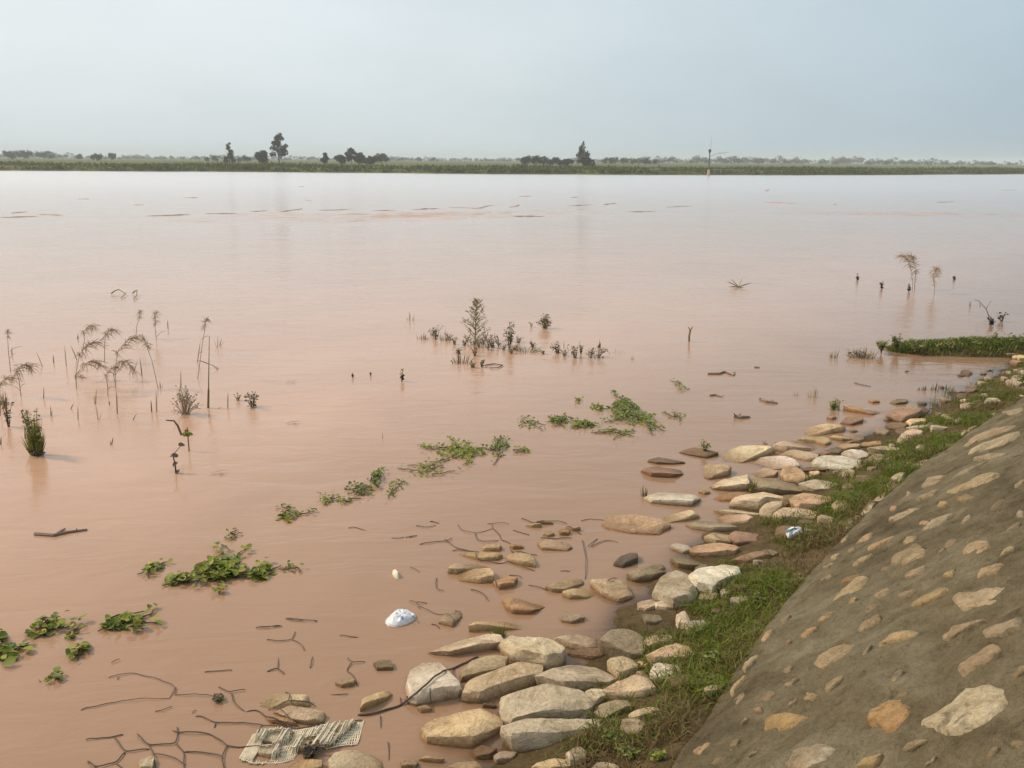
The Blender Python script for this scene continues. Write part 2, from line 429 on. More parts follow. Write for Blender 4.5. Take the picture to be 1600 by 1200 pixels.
# stones set in the mortar: outline on the slope, dome pushed a little out of it
def emb_stone(pts, colr, proud=0.018, rng=random.Random(3)):
    hits = []
    for u, v in pts:
        loc, nr, idx, ds = EMB_BVH.ray_cast(CAM, raydir(u, v).normalized())
        if loc is None: return None
        hits.append(loc)
    return slope_stone(hits, colr, proud, rng)
def slope_stone(hits, colr, proud, rng):
    c = sum(hits, Vector()) / len(hits)
    _, nr, _, _ = EMB_BVH.find_nearest(c)
    nr = Vector((0, 0, 0)); 
    for h in hits + [c]:
        nn = EMB_BVH.find_nearest(h)[1]; nr += nn if nn.z > 0 else -nn
    nr.normalize()
    ax = nr.cross(Vector((0, 0, 1))).normalized(); ay = nr.cross(ax)
    W = [Vector(((h - c).dot(ax), (h - c).dot(ay))) for h in hits]
    Q = resample_closed(W, 30, 0.08); n = len(Q); vs = []; size = max(q.length for q in Q)
    ph = Vector((rng.random() * 50, rng.random() * 50, 0))
    tilt = Vector((rng.uniform(-0.05, 0.05), rng.uniform(-0.05, 0.05)))
    rings = [(1.06, -0.04), (1.05, -0.012), (0.99, -0.001), (0.92, proud * 0.55), (0.8, proud * 0.85), (0.6, proud), (0.3, proud * 1.05)]
    for s, h in rings:
        for q in Q:
            p = q * s * (1 + 0.10 * noise.noise(Vector((q.x * 22, q.y * 22, 3)) + ph) + 0.05 * noise.noise(Vector((q.x * 60, q.y * 60, 3)) + ph))
            hh = h + (0.007 * noise.noise(Vector((p.x * 18, p.y * 18, 0)) + ph) + 0.004 * noise.noise(Vector((p.x * 45, p.y * 45, 0)) + ph) + p.dot(tilt) * .7 if h > -0.005 else 0)
            vs.append(c + ax * p.x + ay * p.y + nr * hh)
    vs.append(c + nr * proud * 1.05)
    fs = []
    for r in range(len(rings) - 1):
        for j in range(n): fs.append((r * n + j, r * n + (j + 1) % n, (r + 1) * n + (j + 1) % n, (r + 1) * n + j))
    b = (len(rings) - 1) * n
    for j in range(n): fs.append((b + j, b + (j + 1) % n, len(vs) - 1))
    mb = MB(); mb.add(vs, fs)
    o = mb.obj('stone', M_SET, emb, c, smooth=True); o.color = tuple(x * 1.0 for x in colr) + (1,)
    o.data.polygons.foreach_set('use_smooth', [True] * len(o.data.polygons)); o.data.set_sharp_from_angle(angle=R(40))
    return o
ST = [  # (crop, outline, colour)
 ('F', [(1005,900),(1080,850),(1180,800),(1280,720),(1400,690),(1510,710),(1515,760),(1480,840),(1400,900),(1250,980),(1150,985),(1080,940),(1010,930)], (0.50,0.46,0.36)),
 ('F', [(715,920),(730,860),(810,810),(950,735),(960,830),(880,950),(820,975),(780,930)], (0.44,0.30,0.16)),
 ('F', [(120,960),(140,910),(270,870),(400,870),(370,920),(230,950),(150,980)], (0.38,0.28,0.15)),
 ('F', [(240,1164),(300,1080),(420,1030),(545,1050),(500,1110),(420,1164)], (0.42,0.39,0.33)),
 ('F', [(630,1164),(700,1110),(810,1090),(760,1164)], (0.38,0.30,0.17)),
 ('F', [(400,580),(440,530),(560,470),(650,460),(590,530),(460,605)], (0.38,0.31,0.21)),
 ('F', [(650,390),(700,340),(790,300),(790,335),(700,390)], (0.36,0.30,0.21)),
 ('F', [(510,210),(560,160),(680,85),(715,85),(700,120),(590,190),(520,225)], (0.40,0.34,0.23)),
 ('F', [(770,475),(840,420),(950,390),(1050,390),(1000,415),(860,450)], (0.38,0.31,0.19)),
 ('F', [(950,245),(1010,200),(1120,150),(1180,145),(1140,190),(1000,250)], (0.36,0.29,0.17)),
 ('F', [(1195,210),(1250,180),(1340,170),(1440,130),(1590,120),(1560,170),(1420,240),(1250,275)], (0.42,0.36,0.27)),
 ('F', [(1330,90),(1350,40),(1420,10),(1500,10),(1450,60),(1380,85)], (0.40,0.32,0.22)),
 ('F', [(1140,85),(1170,50),(1220,30),(1200,80)], (0.38,0.31,0.18)),
 ('F', [(905,85),(950,50),(1050,15),(1040,45),(960,85)], (0.38,0.32,0.24)),
 ('F', [(1210,610),(1300,550),(1440,475),(1490,490),(1420,550),(1250,655)], (0.36,0.29,0.21)),
 ('F', [(1360,400),(1440,360),(1590,310),(1600,360),(1480,420),(1380,430)], (0.34,0.29,0.22)),
 ('F', [(1130,440),(1200,390),(1380,320),(1400,330),(1280,385),(1180,445)], (0.36,0.30,0.22)),
 ('F', [(425,340),(470,300),(525,275),(510,305),(440,340)], (0.38,0.31,0.20)),
 ('F', [(325,430),(370,380),(430,360),(420,390),(360,425)], (0.42,0.31,0.20)),
 ('F', [(175,240),(230,190),(330,155),(320,190),(230,235)], (0.38,0.34,0.25)),
 ('F', [(240,705),(290,655),(330,660),(280,700)], (0.32,0.26,0.17)),
 ('F', [(350,780),(370,745),(440,755),(400,785)], (0.40,0.31,0.21)),
 ('F', [(600,235),(620,200),(655,195),(640,225)], (0.36,0.28,0.15)),
 ('F', [(555,120),(600,80),(680,60),(640,100)], (0.36,0.24,0.13)),
 ('F', [(248,465),(265,445),(288,450),(270,468)], (0.38,0.30,0.22)),
 ('F', [(70,840),(110,825),(125,850),(85,860)], (0.40,0.29,0.21)),
 ('F', [(880,190),(930,165),(1000,160),(960,190),(900,210)], (0.30,0.25,0.18)),
 ('F', [(30,530),(50,470),(100,450),(90,500),(60,530)], (0.44,0.35,0.26)),
 ('F', [(0,610),(40,545),(105,512),(75,565),(15,625)], (0.42,0.36,0.25)),
 ('F', [(105,445),(140,400),(185,385),(160,420),(125,450)], (0.46,0.36,0.23)),
 ('F', [(15,425),(60,380),(140,342),(120,378),(45,425)], (0.40,0.33,0.24)),
 ('D', [(645,1035),(680,980),(760,935),(800,905),(790,945),(720,995),(685,1030)], (0.46,0.38,0.25)),
 ('D', [(790,905),(860,850),(882,860),(845,900),(805,925)], (0.44,0.34,0.21)),
 ('D', [(740,1085),(790,1040),(850,1025),(780,1090)], (0.44,0.33,0.22)),
 ('D', [(950,755),(990,690),(1045,630),(1030,665),(975,745)], (0.46,0.38,0.24)),
 ('E', [(1145,615),(1250,575),(1330,530),(1440,505),(1470,520),(1400,560),(1200,630)], (0.40,0.345,0.24)),
 ('E', [(1290,400),(1360,350),(1480,300),(1590,270),(1560,310),(1400,370),(1300,410)], (0.40,0.36,0.27)),
 ('E', [(1240,360),(1320,310),(1450,260),(1570,230),(1500,270),(1330,330),(1250,370)], (0.38,0.33,0.25)),
 ('E', [(980,510),(1020,460),(1140,440),(1170,460),(1080,490)], (0.42,0.31,0.21)),
 ('E', [(1010,590),(1060,545),(1150,525),(1110,560)], (0.36,0.30,0.23)),
 ('E', [(1250,970),(1290,915),(1400,895),(1420,930),(1340,970)], (0.42,0.34,0.23)),
 ('E', [(1455,985),(1490,950),(1560,930),(1540,955)], (0.42,0.37,0.23)),
 ('E', [(830,1030),(860,985),(960,940),(1000,910),(1045,940),(1040,980),(900,1040)], (0.36,0.30,0.20)),
 ('E', [(620,1040),(660,1000),(750,965),(740,990),(650,1035)], (0.40,0.33,0.22)),
 ('E', [(705,945),(760,900),(880,855),(840,895),(730,945)], (0.42,0.31,0.20)),
 ('E', [(640,915),(680,880),(750,845),(720,885)], (0.40,0.31,0.22)),
 ('E', [(830,780),(900,735),(1020,700),(960,740),(860,785)], (0.37,0.31,0.23)),
 ('E', [(1020,840),(1080,790),(1210,735),(1150,785),(1060,825)], (0.38,0.34,0.26)),
 ('E', [(915,915),(940,880),(1000,865),(960,905)], (0.42,0.33,0.22)),
 ('E', [(1105,700),(1130,675),(1170,670),(1150,700)], (0.40,0.32,0.18)),
 ('E', [(835,725),(860,700),(885,700),(865,720)], (0.42,0.31,0.22)),
 ('E', [(1000,798),(1035,783),(1080,788),(1035,806)], (0.42,0.31,0.20)),
 ('E', [(848,622),(868,588),(905,565),(885,600)], (0.46,0.37,0.24)),
 ('E', [(500,1002),(525,975),(560,968),(530,998)], (0.44,0.38,0.26)),
 ('E', [(615,815),(645,783),(692,772),(660,808)], (0.42,0.35,0.22)),
 ('E', [(1170,540),(1260,490),(1400,440),(1340,480),(1230,530)], (0.30,0.265,0.20)),
 ('E', [(1310,440),(1400,405),(1520,390),(1440,420)], (0.32,0.28,0.21)),
 ('E', [(1550,760),(1580,720),(1600,722),(1600,765)], (0.36,0.33,0.27)),
 ('E', [(980,670),(1040,630),(1130,600),(1080,640)], (0.31,0.27,0.20)),
 ('E', [(1210,660),(1290,635),(1335,643),(1250,675)], (0.32,0.27,0.18)),
 ('E', [(1480,150+20),(1540,160),(1600,140),(1600,160),(1540,180)], (0.36,0.32,0.24)),
 ('E', [(1140,380),(1190,350),(1250,330),(1210,365)], (0.33,0.29,0.22)),
]
rs = random.Random(11)
for c, pts, cc in ST:
    emb_stone(cv(c, pts), cc, rs.uniform(0.009, 0.016), rs)
# duller stones, mostly smeared over with mortar, between the clear ones
SCR = []
for c, pts, cc in ST:
    P_ = cv(c, pts); SCR.append((sum(p[0] for p in P_) / len(P_), sum(p[1] for p in P_) / len(P_), max(p[0] for p in P_) - min(p[0] for p in P_)))
k_ = 0; tries = 0
while k_ < 32 and tries < 4000:
    tries += 1; u = rs.uniform(1060, 1600); v = rs.uniform(640, 1195)
    h = EMB_BVH.ray_cast(CAM, raydir(u, v).normalized())[0]
    if h is None: continue
    L_ = rs.uniform(8, 32) * 4.0 / (h - CAM).length
    if any(math.hypot(u - a_, (v - b_) * 1.7) < (w_ * .55 + L_ * 1.2) for a_, b_, w_ in SCR): continue
    an = R(rs.uniform(-42, -22)); B_ = L_ * rs.uniform(.18, .34); P_ = []
    for j in range(9):
        a_ = j * 6.283 / 9; x_ = math.cos(a_) * L_ * rs.uniform(.8, 1.1); y_ = math.sin(a_) * B_ * rs.uniform(.75, 1.1); P_.append((u + x_ * math.cos(an) - y_ * math.sin(an), v + x_ * math.sin(an) + y_ * math.cos(an)))
    q_ = rs.uniform(.75, 1.1)
    if emb_stone(P_, (0.32 * q_, 0.265 * q_, 0.185 * q_), rs.uniform(.005, .010), rs): SCR.append((u, v, L_ * 2)); k_ += 1
# the same kind of stones where the slope runs on outside the picture
placed = 0
for _ in range(900):
    i = rs.randrange(40, len(FP) - 1); k = rs.uniform(0.08, 1.75)
    p = FP[i] + UPD[i] * k
    if not (-5 < p.y < 16): continue
    z = FOOT_Z + k * SLOPE; P3 = Vector((p.x, p.y, z)); q = P3 - CAM
    zz = q.dot(f_); u = 800 + FPX * q.dot(r_) / max(zz, 1e-3); v = 600 - FPX * q.dot(u_) / max(zz, 1e-3)
    if zz > 0 and -40 < u < 1680 and v < 1290: continue
    t = Vector((UPD[i].y * -1, UPD[i].x)); L = rs.uniform(0.08, 0.2); B = L * rs.uniform(0.45, 0.8); an = rs.uniform(0, 6.28)
    hits = []
    for j in range(8):
        a = j * math.pi / 4; rr = rs.uniform(0.8, 1.1); x = math.cos(a) * L * rr; y = math.sin(a) * B * rr
        d2 = t * (x * math.cos(an) - y * math.sin(an)) + UPD[i] * (x * math.sin(an) + y * math.cos(an)) * 0.8
        h = EMB_BVH.ray_cast(Vector((p.x + d2.x, p.y + d2.y, 5)), Vector((0, 0, -1)))[0]
        if h is None: break
        hits.append(h)
    if len(hits) == 8:
        slope_stone(hits, (rs.uniform(.32, .45), rs.uniform(.28, .35), rs.uniform(.18, .26)), 0.011, rs); placed += 1
    if placed > 130: break

# ------------------------------------------------------------------ the loose rocks
ALLV = []; ALLF = []
RG = random.Random(5)
GROUP = 'rocks tumbled along the waterline'
def rock(c, pts, colr, label, tf=0.36, lift=0.0, group=None, sharp=1.0):
    px = cv(c, pts)
    mu = sum(p[0] for p in px) / len(px); mv = sum(p[1] for p in px) / len(px)
    px = [(mu + (p[0] - mu) * 1.13, mv + (p[1] - mv) * 1.12) for p in px]
    # keep the strongest corners only: broken slabs have few straight edges
    while len(px) > 6 + (RG.random() < .5):
        m_ = len(px); ar = [abs((px[i][0] - px[i - 1][0]) * (px[(i + 1) % m_][1] - px[i - 1][1]) - (px[i][1] - px[i - 1][1]) * (px[(i + 1) % m_][0] - px[i - 1][0])) for i in range(m_)]
        px.pop(ar.index(min(ar)))
    us = [p[0] for p in px]; vs_ = [p[1] for p in px]; v0, v1 = min(vs_), max(vs_); uc = sum(us) / len(us); vc = (v0 + v1) / 2
    b0 = on_ground(uc, v1); base = max(0.0, ground(b0.x, b0.y)) + lift
    rr = rng_at(at(uc, vc, base)); t = max(0.02, tf * 0.66 * (v1 - v0) * rr / FPX)
    W = []
    for u, v in px:
        fr = (v - v0) / max(1e-6, v1 - v0)
        W.append(at(u, v, base + t * (1 - fr)).to_2d())
    cen = sum(W, Vector((0, 0))) / len(W)
    n = 48; Q = resample_closed([q - cen for q in W], n, 0.03); skew = Vector((RG.uniform(-.10, .10), RG.uniform(-.06, .12))); size = max(q.length for q in Q)
    ph = Vector((RG.random() * 90, RG.random() * 90, RG.random() * 90))
    tilt = Vector((RG.uniform(-0.34, 0.34), RG.uniform(-0.34, 0.22)))
    dn = -min(0.16, 0.05 + t)
    rings = [(0.92, dn), (1.0, -0.01), (1.03, 0.2 * t), (1.02, 0.5 * t), (1.005, 0.78 * t), (0.99, 0.95 * t), (0.96, 1.0 * t), (0.86, 1.0 * t), (0.68, 1.01 * t), (0.48, 1.01 * t), (0.25, 1.01 * t)]
    vs = []
    for s, h in rings:
        for q in Q:
            p = q * s + skew * (size * max(0, h) / t * .8 * min(1, s + .2)); P3 = Vector((p.x, p.y, h * 1.5))
            n1 = noise.noise(P3 * (1.8 / size) + ph); n2 = noise.noise(P3 * (5 / size) + ph); n3 = noise.noise(P3 * (13 / size) - ph); st = noise.noise(Vector((p.x * .5 / size, p.y * .5 / size, h * 60)) + ph)
            k = 1 + 0.015 * n1 + 0.035 * (abs(n2) * 2 - .5) * (0.4 + 0.6 * s) + 0.022 * n3 + (0.035 * st if 0 < h < t else 0)
            hh = h
            if h > 0: hh = h * (1 + 0.12 * noise.noise(P3 * (2.5 / size) - ph)) + t * (0.06 * n2 + 0.06 * n3) + (h / t) * p.dot(tilt) * 0.6
            vs.append(Vector((p.x * k, p.y * k, hh)))
    vs.append(Vector((0, 0, 1.02 * t)))
    # split flat faces off the upper edges
    V = np.array([tuple(v) for v in vs])
    cuts = [(RG.uniform(0, 6.28), RG.uniform(1.33, 1.54), RG.uniform(.88, .95))] + [(RG.uniform(0, 2 * math.pi), RG.uniform(0.25, 1.1), RG.uniform(.83, .96)) for _ in range(RG.randint(5, 8))]
    for a, e, lm in cuts:
        hz_ = max(t, 0.22 * size)
        nv = np.array([math.cos(a) * math.cos(e) / size, math.sin(a) * math.cos(e) / size, math.sin(e) / hz_])
        nv /= np.linalg.norm(nv)
        pr = V @ nv; lim = pr.max() * lm
        ex = np.clip(pr - lim, 0, None); ex[V[:, 2] < 0] = 0
        V = V - ex[:, None] * nv[None, :] * 0.90
    fs = []
    for r in range(len(rings) - 1):
        for j in range(n): fs.append((r * n + j, r * n + (j + 1) % n, (r + 1) * n + (j + 1) % n, (r + 1) * n + j))
    bb = (len(rings) - 1) * n
    for j in range(n): fs.append((bb + j, bb + (j + 1) % n, len(vs) - 1))
    me = bpy.data.meshes.new('rock'); me.from_pydata([tuple(v) for v in V], [], fs); me.materials.append(M_ROCK)
    me.polygons.foreach_set('use_smooth', [True] * len(me.polygons)); me.update(); me.set_sharp_from_angle(angle=R(23))
    o = bpy.data.objects.new('rock', me); col.objects.link(o); o.location = (cen.x, cen.y, base)
    base_c = COLS[colr]; j = RG.uniform(0.92, 1.08) * 1.32; o.color = tuple(min(0.86, (0.80 * x + 0.20 * sum(base_c) / 3 * 1.05) * j * 0.96 * (0.72 if 'small stones' in (group or '') or 'flat stones' in (group or '') else 1) * RG.uniform(0.97, 1.03)) for x in base_c) + (1,)
    tag(o, label, 'rock', group or GROUP)
    k = len(ALLV); ALLV.extend((x + cen.x, y + cen.y, z + base) for x, y, z in V); ALLF.extend(tuple(i + k for i in f) for f in fs)
    return o

RK = [
 # lower pile at the bottom of the picture
 ('C', [(410,285),(470,250),(560,215),(700,188),(770,200),(790,250),(700,262),(600,290),(520,302),(430,298)], 'cream', 'long thin cream slab left of the big domed boulder, below the grass tuft', .40),
 ('C', [(812,225),(880,168),(990,172),(1080,210),(1155,285),(1140,350),(1060,388),(960,345),(880,310),(825,265)], 'cream', 'big smooth domed cream boulder at the top of the lower rock pile', .5),
 ('C', [(1120,225),(1230,190),(1330,195),(1345,250),(1290,280),(1200,262)], 'cream', 'knobbly cream rock right of the domed boulder with a dark spot on top', .4),
 ('C', [(1200,290),(1290,265),(1390,285),(1380,320),(1330,330),(1240,310)], 'brown', 'small dark red brown stone tucked below the knobbly cream rock', .4),
 ('C', [(590,420),(640,350),(700,312),(835,312),(810,370),(720,410),(600,450)], 'tan', 'wedge of beige rock between the long thin cream slab and the long tan block', .42),
 ('C', [(585,520),(640,480),(800,400),(900,350),(1020,370),(1010,430),(900,470),(830,520),(700,570),(610,560)], 'tan', 'long tan block slanting up to the right across the lower pile', .42),
 ('C', [(1025,430),(1080,390),(1200,355),(1330,360),(1450,440),(1400,475),(1280,490),(1180,500),(1060,470)], 'grey', 'flat grey tan slab with a pale right end behind the large grey block', .36),
 ('C', [(822,580),(840,510),(920,482),(1060,482),(1240,520),(1300,640),(1280,670),(1100,685),(880,690),(830,650)], 'grey', 'large blocky grey stone lying directly above the long grey slab', .62),
 ('C', [(840,710),(1000,682),(1450,668),(1440,700),(1250,760),(1100,800),(900,800),(850,770)], 'grey', 'long low grey slab in front of the large blocky stone, beside the grass', .50),
 ('C', [(385,730),(440,660),(560,615),(680,605),(780,640),(800,700),(740,770),(640,820),(520,815),(410,790)], 'yellow', 'big rounded yellow tan boulder standing in the brown water', .36),
 ('C', [(280,480),(300,380),(360,335),(440,330),(500,410),(560,520),(430,545),(340,580),(300,570)], 'white', 'white angular slab with a dark wire lying across it', .3),
 ('C', [(20,620),(30,575),(100,520),(190,495),(150,545),(80,590)], 'yellow', 'thin pointed yellow stone left of the white angular slab', .4),
 ('C', [(1290,545),(1300,490),(1390,495),(1400,550),(1350,585)], 'cream', 'small bright cream block squeezed right of the large blocky grey stone', .45),
 ('W', [(180,1040),(340,960),(480,915),(600,930),(700,1030),(690,1090),(560,1130),(420,1130),(330,1110)], 'tan', 'tan block at the edge of the grass, next to the purple stained stone', .42),
 ('C', [(1350,620),(1380,580),(1520,560),(1540,600),(1400,660)], 'olive', 'flat olive beige stone between the small bright block and the grass', .36),
 ('C', [(640,850),(700,820),(780,840),(740,895),(670,895)], 'brown', 'small brown stone below the big rounded yellow boulder', .45),
 ('C', [(775,885),(830,840),(900,850),(870,900),(790,915)], 'grey', 'small grey stone below the left end of the long low grey slab', .4),
 ('C', [(1185,860),(1250,825),(1300,860),(1280,920),(1210,925)], 'grey', 'pale grey stone alone in the grass near the bottom edge', .5),
 ('C', [(350,890),(380,875),(480,895),(460,915),(380,905)], 'yellow', 'tiny yellow sliver of stone at the bottom edge in the water', .4),
 ('C', [(245,905),(300,890),(335,910),(320,950),(250,950)], 'tan', 'small tan pebble at the bottom edge left of the tiny yellow sliver', .45),
 ('S', [(1140,800),(1200,710),(1300,655),(1400,645),(1560,710),(1590,800),(1560,860),(1180,870)], 'cream', 'rounded cream stone with a blue green scuff, cut by the bottom edge', .36),
 ('C', [(340,605),(390,585),(410,620),(360,632)], 'ghost', 'small sunken pale stone just under the white angular slab', .3),
 ('C', [(490,950),(560,915),(650,905),(690,950),(600,975)], 'ghost', 'pale half sunken stone at the bottom edge below the yellow boulder', .3),
 ('C', [(1000,930),(1100,885),(1200,905),(1190,950),(1080,965)], 'yellow', 'low yellow brown stone at the bottom edge where the grass begins', .36),
 ('B', [(215,860),(250,820),(340,775),(355,810),(300,885)], 'ghost', 'pale sunken stone with a curved wire over it, right of the floating white bag', .2),
 ('C', [(1150,80),(1190,58),(1260,72),(1275,98),(1210,122),(1160,110)], 'grey', 'small round grey stone alone in the water left of the grassy brown dome', .45),
 ('C', [(645,172),(700,140),(850,105),(940,140),(900,155),(760,162),(680,182)], 'yellow', 'long yellow sliver of rock behind the bright green grass tuft', .4),
 ('C', [(90,350),(130,325),(180,340),(190,385),(110,390)], 'olive', 'small mossy dark stone in open water left of the white angular slab', .4),
 ('W', [(210,760),(250,700),(440,740),(490,850),(350,930),(300,900),(270,820)], 'tan', 'broken tan stone with a white patch between the grey slab and the brown dome', .4),
 ('W', [(500,870),(560,850),(640,940),(620,970),(550,950)], 'red', 'small purple red stone between two tan blocks', .45),
 ('W', [(480,790),(530,760),(620,790),(590,830),(510,830)], 'yellow', 'small yellow stone above the purple red stone', .4),
 # middle: beside the grass strip
 ('W', [(150,570),(300,430),(420,420),(560,480),(590,640),(540,720),(420,720),(300,650)], 'olive', 'brown mud stained dome of rock below the dark green tuft', .4),
 ('W', [(600,540),(700,480),(860,490),(910,510),(860,570),(640,600)], 'tan', 'flat tan stone right of the brown mud stained dome', .4),
 ('W', [(620,710),(720,650),(900,560),(1030,610),(1100,700),(1000,750),(850,770),(700,775)], 'peach', 'smooth pinkish tan block resting against the grass strip', .42),
 ('W', [(660,920),(700,790),(800,785),(940,795),(970,900),(900,980),(760,965)], 'lilac', 'pale stone with a purple stain and leaves growing over its edge', .42),
 ('D', [(380,865),(480,810),(560,820),(500,862),(400,892)], 'tan', 'tan stone half hidden by grass right of the flat olive beige stone', .36),
 ('D', [(800,732),(860,690),(912,685),(890,722),(820,752)], 'tan', 'flat tan stone in the grass close to the foot of the embankment', .36),
 ('D', [(520,170),(560,80),(650,40),(720,70),(750,180),(720,240),(620,248),(555,205)], 'grey', 'big grey tan boulder left of the white scarred boulder', .45),
 ('D', [(718,95),(760,50),(900,0),(975,-10),(985,70),(910,130),(840,172),(760,150)], 'white', 'large white scarred boulder at the edge of the grass strip', .45),
 ('D', [(375,82),(430,40),(540,10),(570,40),(500,85),(420,105)], 'olive', 'greenish grey rock tilted over the water left of the big grey boulder', .45),
 ('D', [(170,110),(250,95),(340,105),(395,150),(390,180),(310,217),(230,175)], 'tan', 'craggy tan rock standing in water below the tilted greenish rock', .42),
 ('B', [(1070,672),(1130,625),(1210,620),(1268,660),(1220,687),(1120,692)], 'yellow', 'small yellow domed stone left of the craggy tan rock', .4),
 ('D', [(520,228),(580,218),(622,245),(580,267),(530,262)], 'cream', 'small pale stone against the foot of the big grey boulder', .42),
 ('D', [(435,252),(480,235),(512,256),(470,272)], 'tan', 'small tan stone left of the pale one under the big grey boulder', .42),
 ('D', [(645,305),(690,280),(717,330),(700,372),(655,350)], 'cream', 'small upright cream stone at the grass edge below the big grey boulder', .5),
 ('D', [(895,162),(925,140),(952,180),(905,187)], 'grey', 'small triangular grey stone at the foot of the white scarred boulder', .5),
 ('A', [(385,885),(430,860),(520,880),(580,915),(470,935),(420,925)], 'olive', 'low olive stone behind the white scarred boulder', .36),
 ('A', [(75,912),(110,865),(190,850),(192,890),(120,927)], 'dark', 'small dark mossy rock in water above the tilted greenish rock', .42),
 ('A', [(490,825),(520,790),(640,795),(725,840),(700,867),(580,862),(510,845)], 'peach', 'peach coloured flat block below the square tan block', .4),
 ('A', [(565,768),(600,735),(692,740),(692,800),(620,797)], 'tan', 'square tan block stacked behind the peach coloured flat block', .45),
 ('A', [(378,815),(410,795),(460,805),(482,835),(440,847)], 'white', 'small bright white stone in the shallow water left of the peach block', .45),
 ('A', [(700,770),(740,735),(870,740),(850,785),(740,802)], 'red', 'muddy brown stone half buried in the grass right of the square tan block', .34),
 ('A', [(725,875),(860,840),(905,870),(800,895)], 'brown', 'low brown stone sinking into the grass below the muddy brown one', .34),
 ('A', [(470,692),(560,668),(680,690),(722,722),(600,732),(500,712)], 'grey', 'grey white flat stone above the square tan block', .36),
 ('A', [(610,660),(680,640),(825,672),(780,697),(700,692)], 'pink', 'pinkish low stone between the grey white flat stone and the grass', .36),
 ('A', [(625,612),(740,608),(855,637),(830,657),(720,642)], 'cream', 'pale low slab in front of the arched boulder', .36),
 ('A', [(315,667),(370,640),(480,630),(518,650),(450,672),(380,682)], 'cream', 'cream slab lying in the water beside the orange tan slab', .4),
 ('A', [(20,702),(60,660),(200,660),(357,700),(290,747),(150,737)], 'peach', 'wide orange tan slab farthest out in the shallow water', .34),
 ('A', [(238,542),(300,512),(400,520),(518,550),(460,592),(370,592),(280,572)], 'lilac', 'whitish slab with a green streak lying alone in the water', .36),
 ('A', [(220,397),(300,370),(420,392),(432,417),(380,437),(280,432)], 'red', 'reddish brown slab in open water above the whitish slab', .36),
 ('A', [(258,350),(310,330),(440,358),(380,367),(300,364)], 'brown', 'brown ridge of rock just behind the reddish brown slab', .42),
 ('A', [(428,292),(500,280),(622,312),(560,332),(480,312)], 'brown', 'dark brown ridge of rock with weed caught on it', .42),
 # upper group
 ('P', [(440,1000),(560,900),(690,860),(770,838),(860,870),(960,930),(1050,990),(990,1010),(900,960),(790,960),(720,1040),(600,1040),(490,1020)], 'cream', 'arched grey yellow boulder with a dark hollow underneath', .5),
 ('P', [(725,1060),(790,990),(860,960),(940,980),(930,1050),(820,1115),(750,1110)], 'tan', 'small tan rock in front of the hollow of the arched boulder', .48),
 ('P', [(1065,960),(1140,860),(1300,880),(1540,950),(1500,990),(1340,1010),(1330,1035),(1130,1030)], 'peach', 'large peach coloured rock right of the arched boulder', .42),
 ('P', [(880,1100),(960,1040),(1120,1025),(1400,1070),(1380,1110),(1200,1150),(950,1140)], 'pink', 'long beige rock below the large peach coloured rock', .38),
 ('P', [(225,780),(340,720),(480,700),(590,680),(620,760),(600,830),(400,840),(260,820)], 'cream', 'cream yellow block with a dark wet base, left of the mossy rock', .42),
 ('P', [(150,700),(160,570),(260,560),(400,620),(370,680),(280,690),(200,720)], 'tan', 'tan split rock at the left end of the upper group', .42),
 ('P', [(640,850),(680,720),(850,690),(980,740),(1160,800),(1120,870),(960,880),(800,850)], 'olive', 'large mossy olive rock in the middle of the upper group', .36),
 ('P', [(640,650),(760,620),(890,660),(850,700),(700,710)], 'pink', 'small pinkish rock above the large mossy olive rock', .4),
 ('P', [(940,680),(970,600),(1080,600),(1200,720),(1100,760),(990,740)], 'peach', 'tan rock between the white grey slab and the mossy olive rock', .42),
 ('P', [(670,550),(740,500),(950,500),(1070,560),(1110,610),(950,615),(800,620),(720,590)], 'lilac', 'smooth whitish grey slab with a deep dark gap beneath', .36),
 ('P', [(330,520),(440,420),(570,385),(700,400),(840,430),(760,470),(560,540),(400,545)], 'cream', 'broad pale pinkish cream slab at the water edge of the upper group', .32),
 ('P', [(870,420),(940,340),(1060,310),(1250,320),(1300,400),(1150,430),(1000,450)], 'pink', 'pinkish tan slab behind the pale slabs', .34),
 ('P', [(940,470),(1060,430),(1310,500),(1290,525),(1180,530),(1050,490)], 'cream', 'pale slab with a dark slot beneath its right end', .34),
 ('P', [(1130,300),(1200,280),(1380,285),(1440,340),(1390,370),(1280,330)], 'yellow', 'yellow slab lying on the pinkish tan slab', .4),
 ('A', [(1155,365),(1210,315),(1310,312),(1412,350),(1340,407),(1240,387)], 'lilac', 'biggest whitish lilac slab of the upper group, beside the grass', .34),
 ('A', [(1310,308),(1360,290),(1455,295),(1430,325),(1390,337)], 'lilac', 'smaller whitish slab behind the biggest lilac slab', .36),
 ('A', [(1425,350),(1480,320),(1545,332),(1500,364)], 'olive', 'olive beige stone in the grass right of the whitish slabs', .38),
 ('P', [(1230,700),(1240,630),(1320,640),(1330,680),(1280,705)], 'yellow', 'small yellow stone in a dark gap under the biggest lilac slab', .45),
 ('P', [(1110,600),(1380,580),(1560,630),(1400,650),(1180,630)], 'brown', 'thin grey brown ledge in front of the biggest lilac slab', .4),
 ('P', [(1150,770),(1300,740),(1530,790),(1500,830),(1300,830)], 'grey', 'flat grey beige stone above the large peach coloured rock', .34),
 ('A', [(620,550),(700,525),(785,530),(740,562),(650,567)], 'orange', 'low orange stone left of the arched boulder', .36),
 ('A', [(530,518),(560,500),(588,520),(560,532)], 'yellow', 'small yellow stone in water left of the low orange stone', .45),
 ('P', [(1180,240),(1240,190),(1400,165),(1580,185),(1560,215),(1330,265),(1210,272)], 'yellow', 'long yellow slab with a dark wet side standing clear in the water', .45),
 ('Q', [(90,620),(150,595),(230,605),(265,635),(180,645)], 'yellow', 'flat yellow stone right of the long yellow slab', .4),
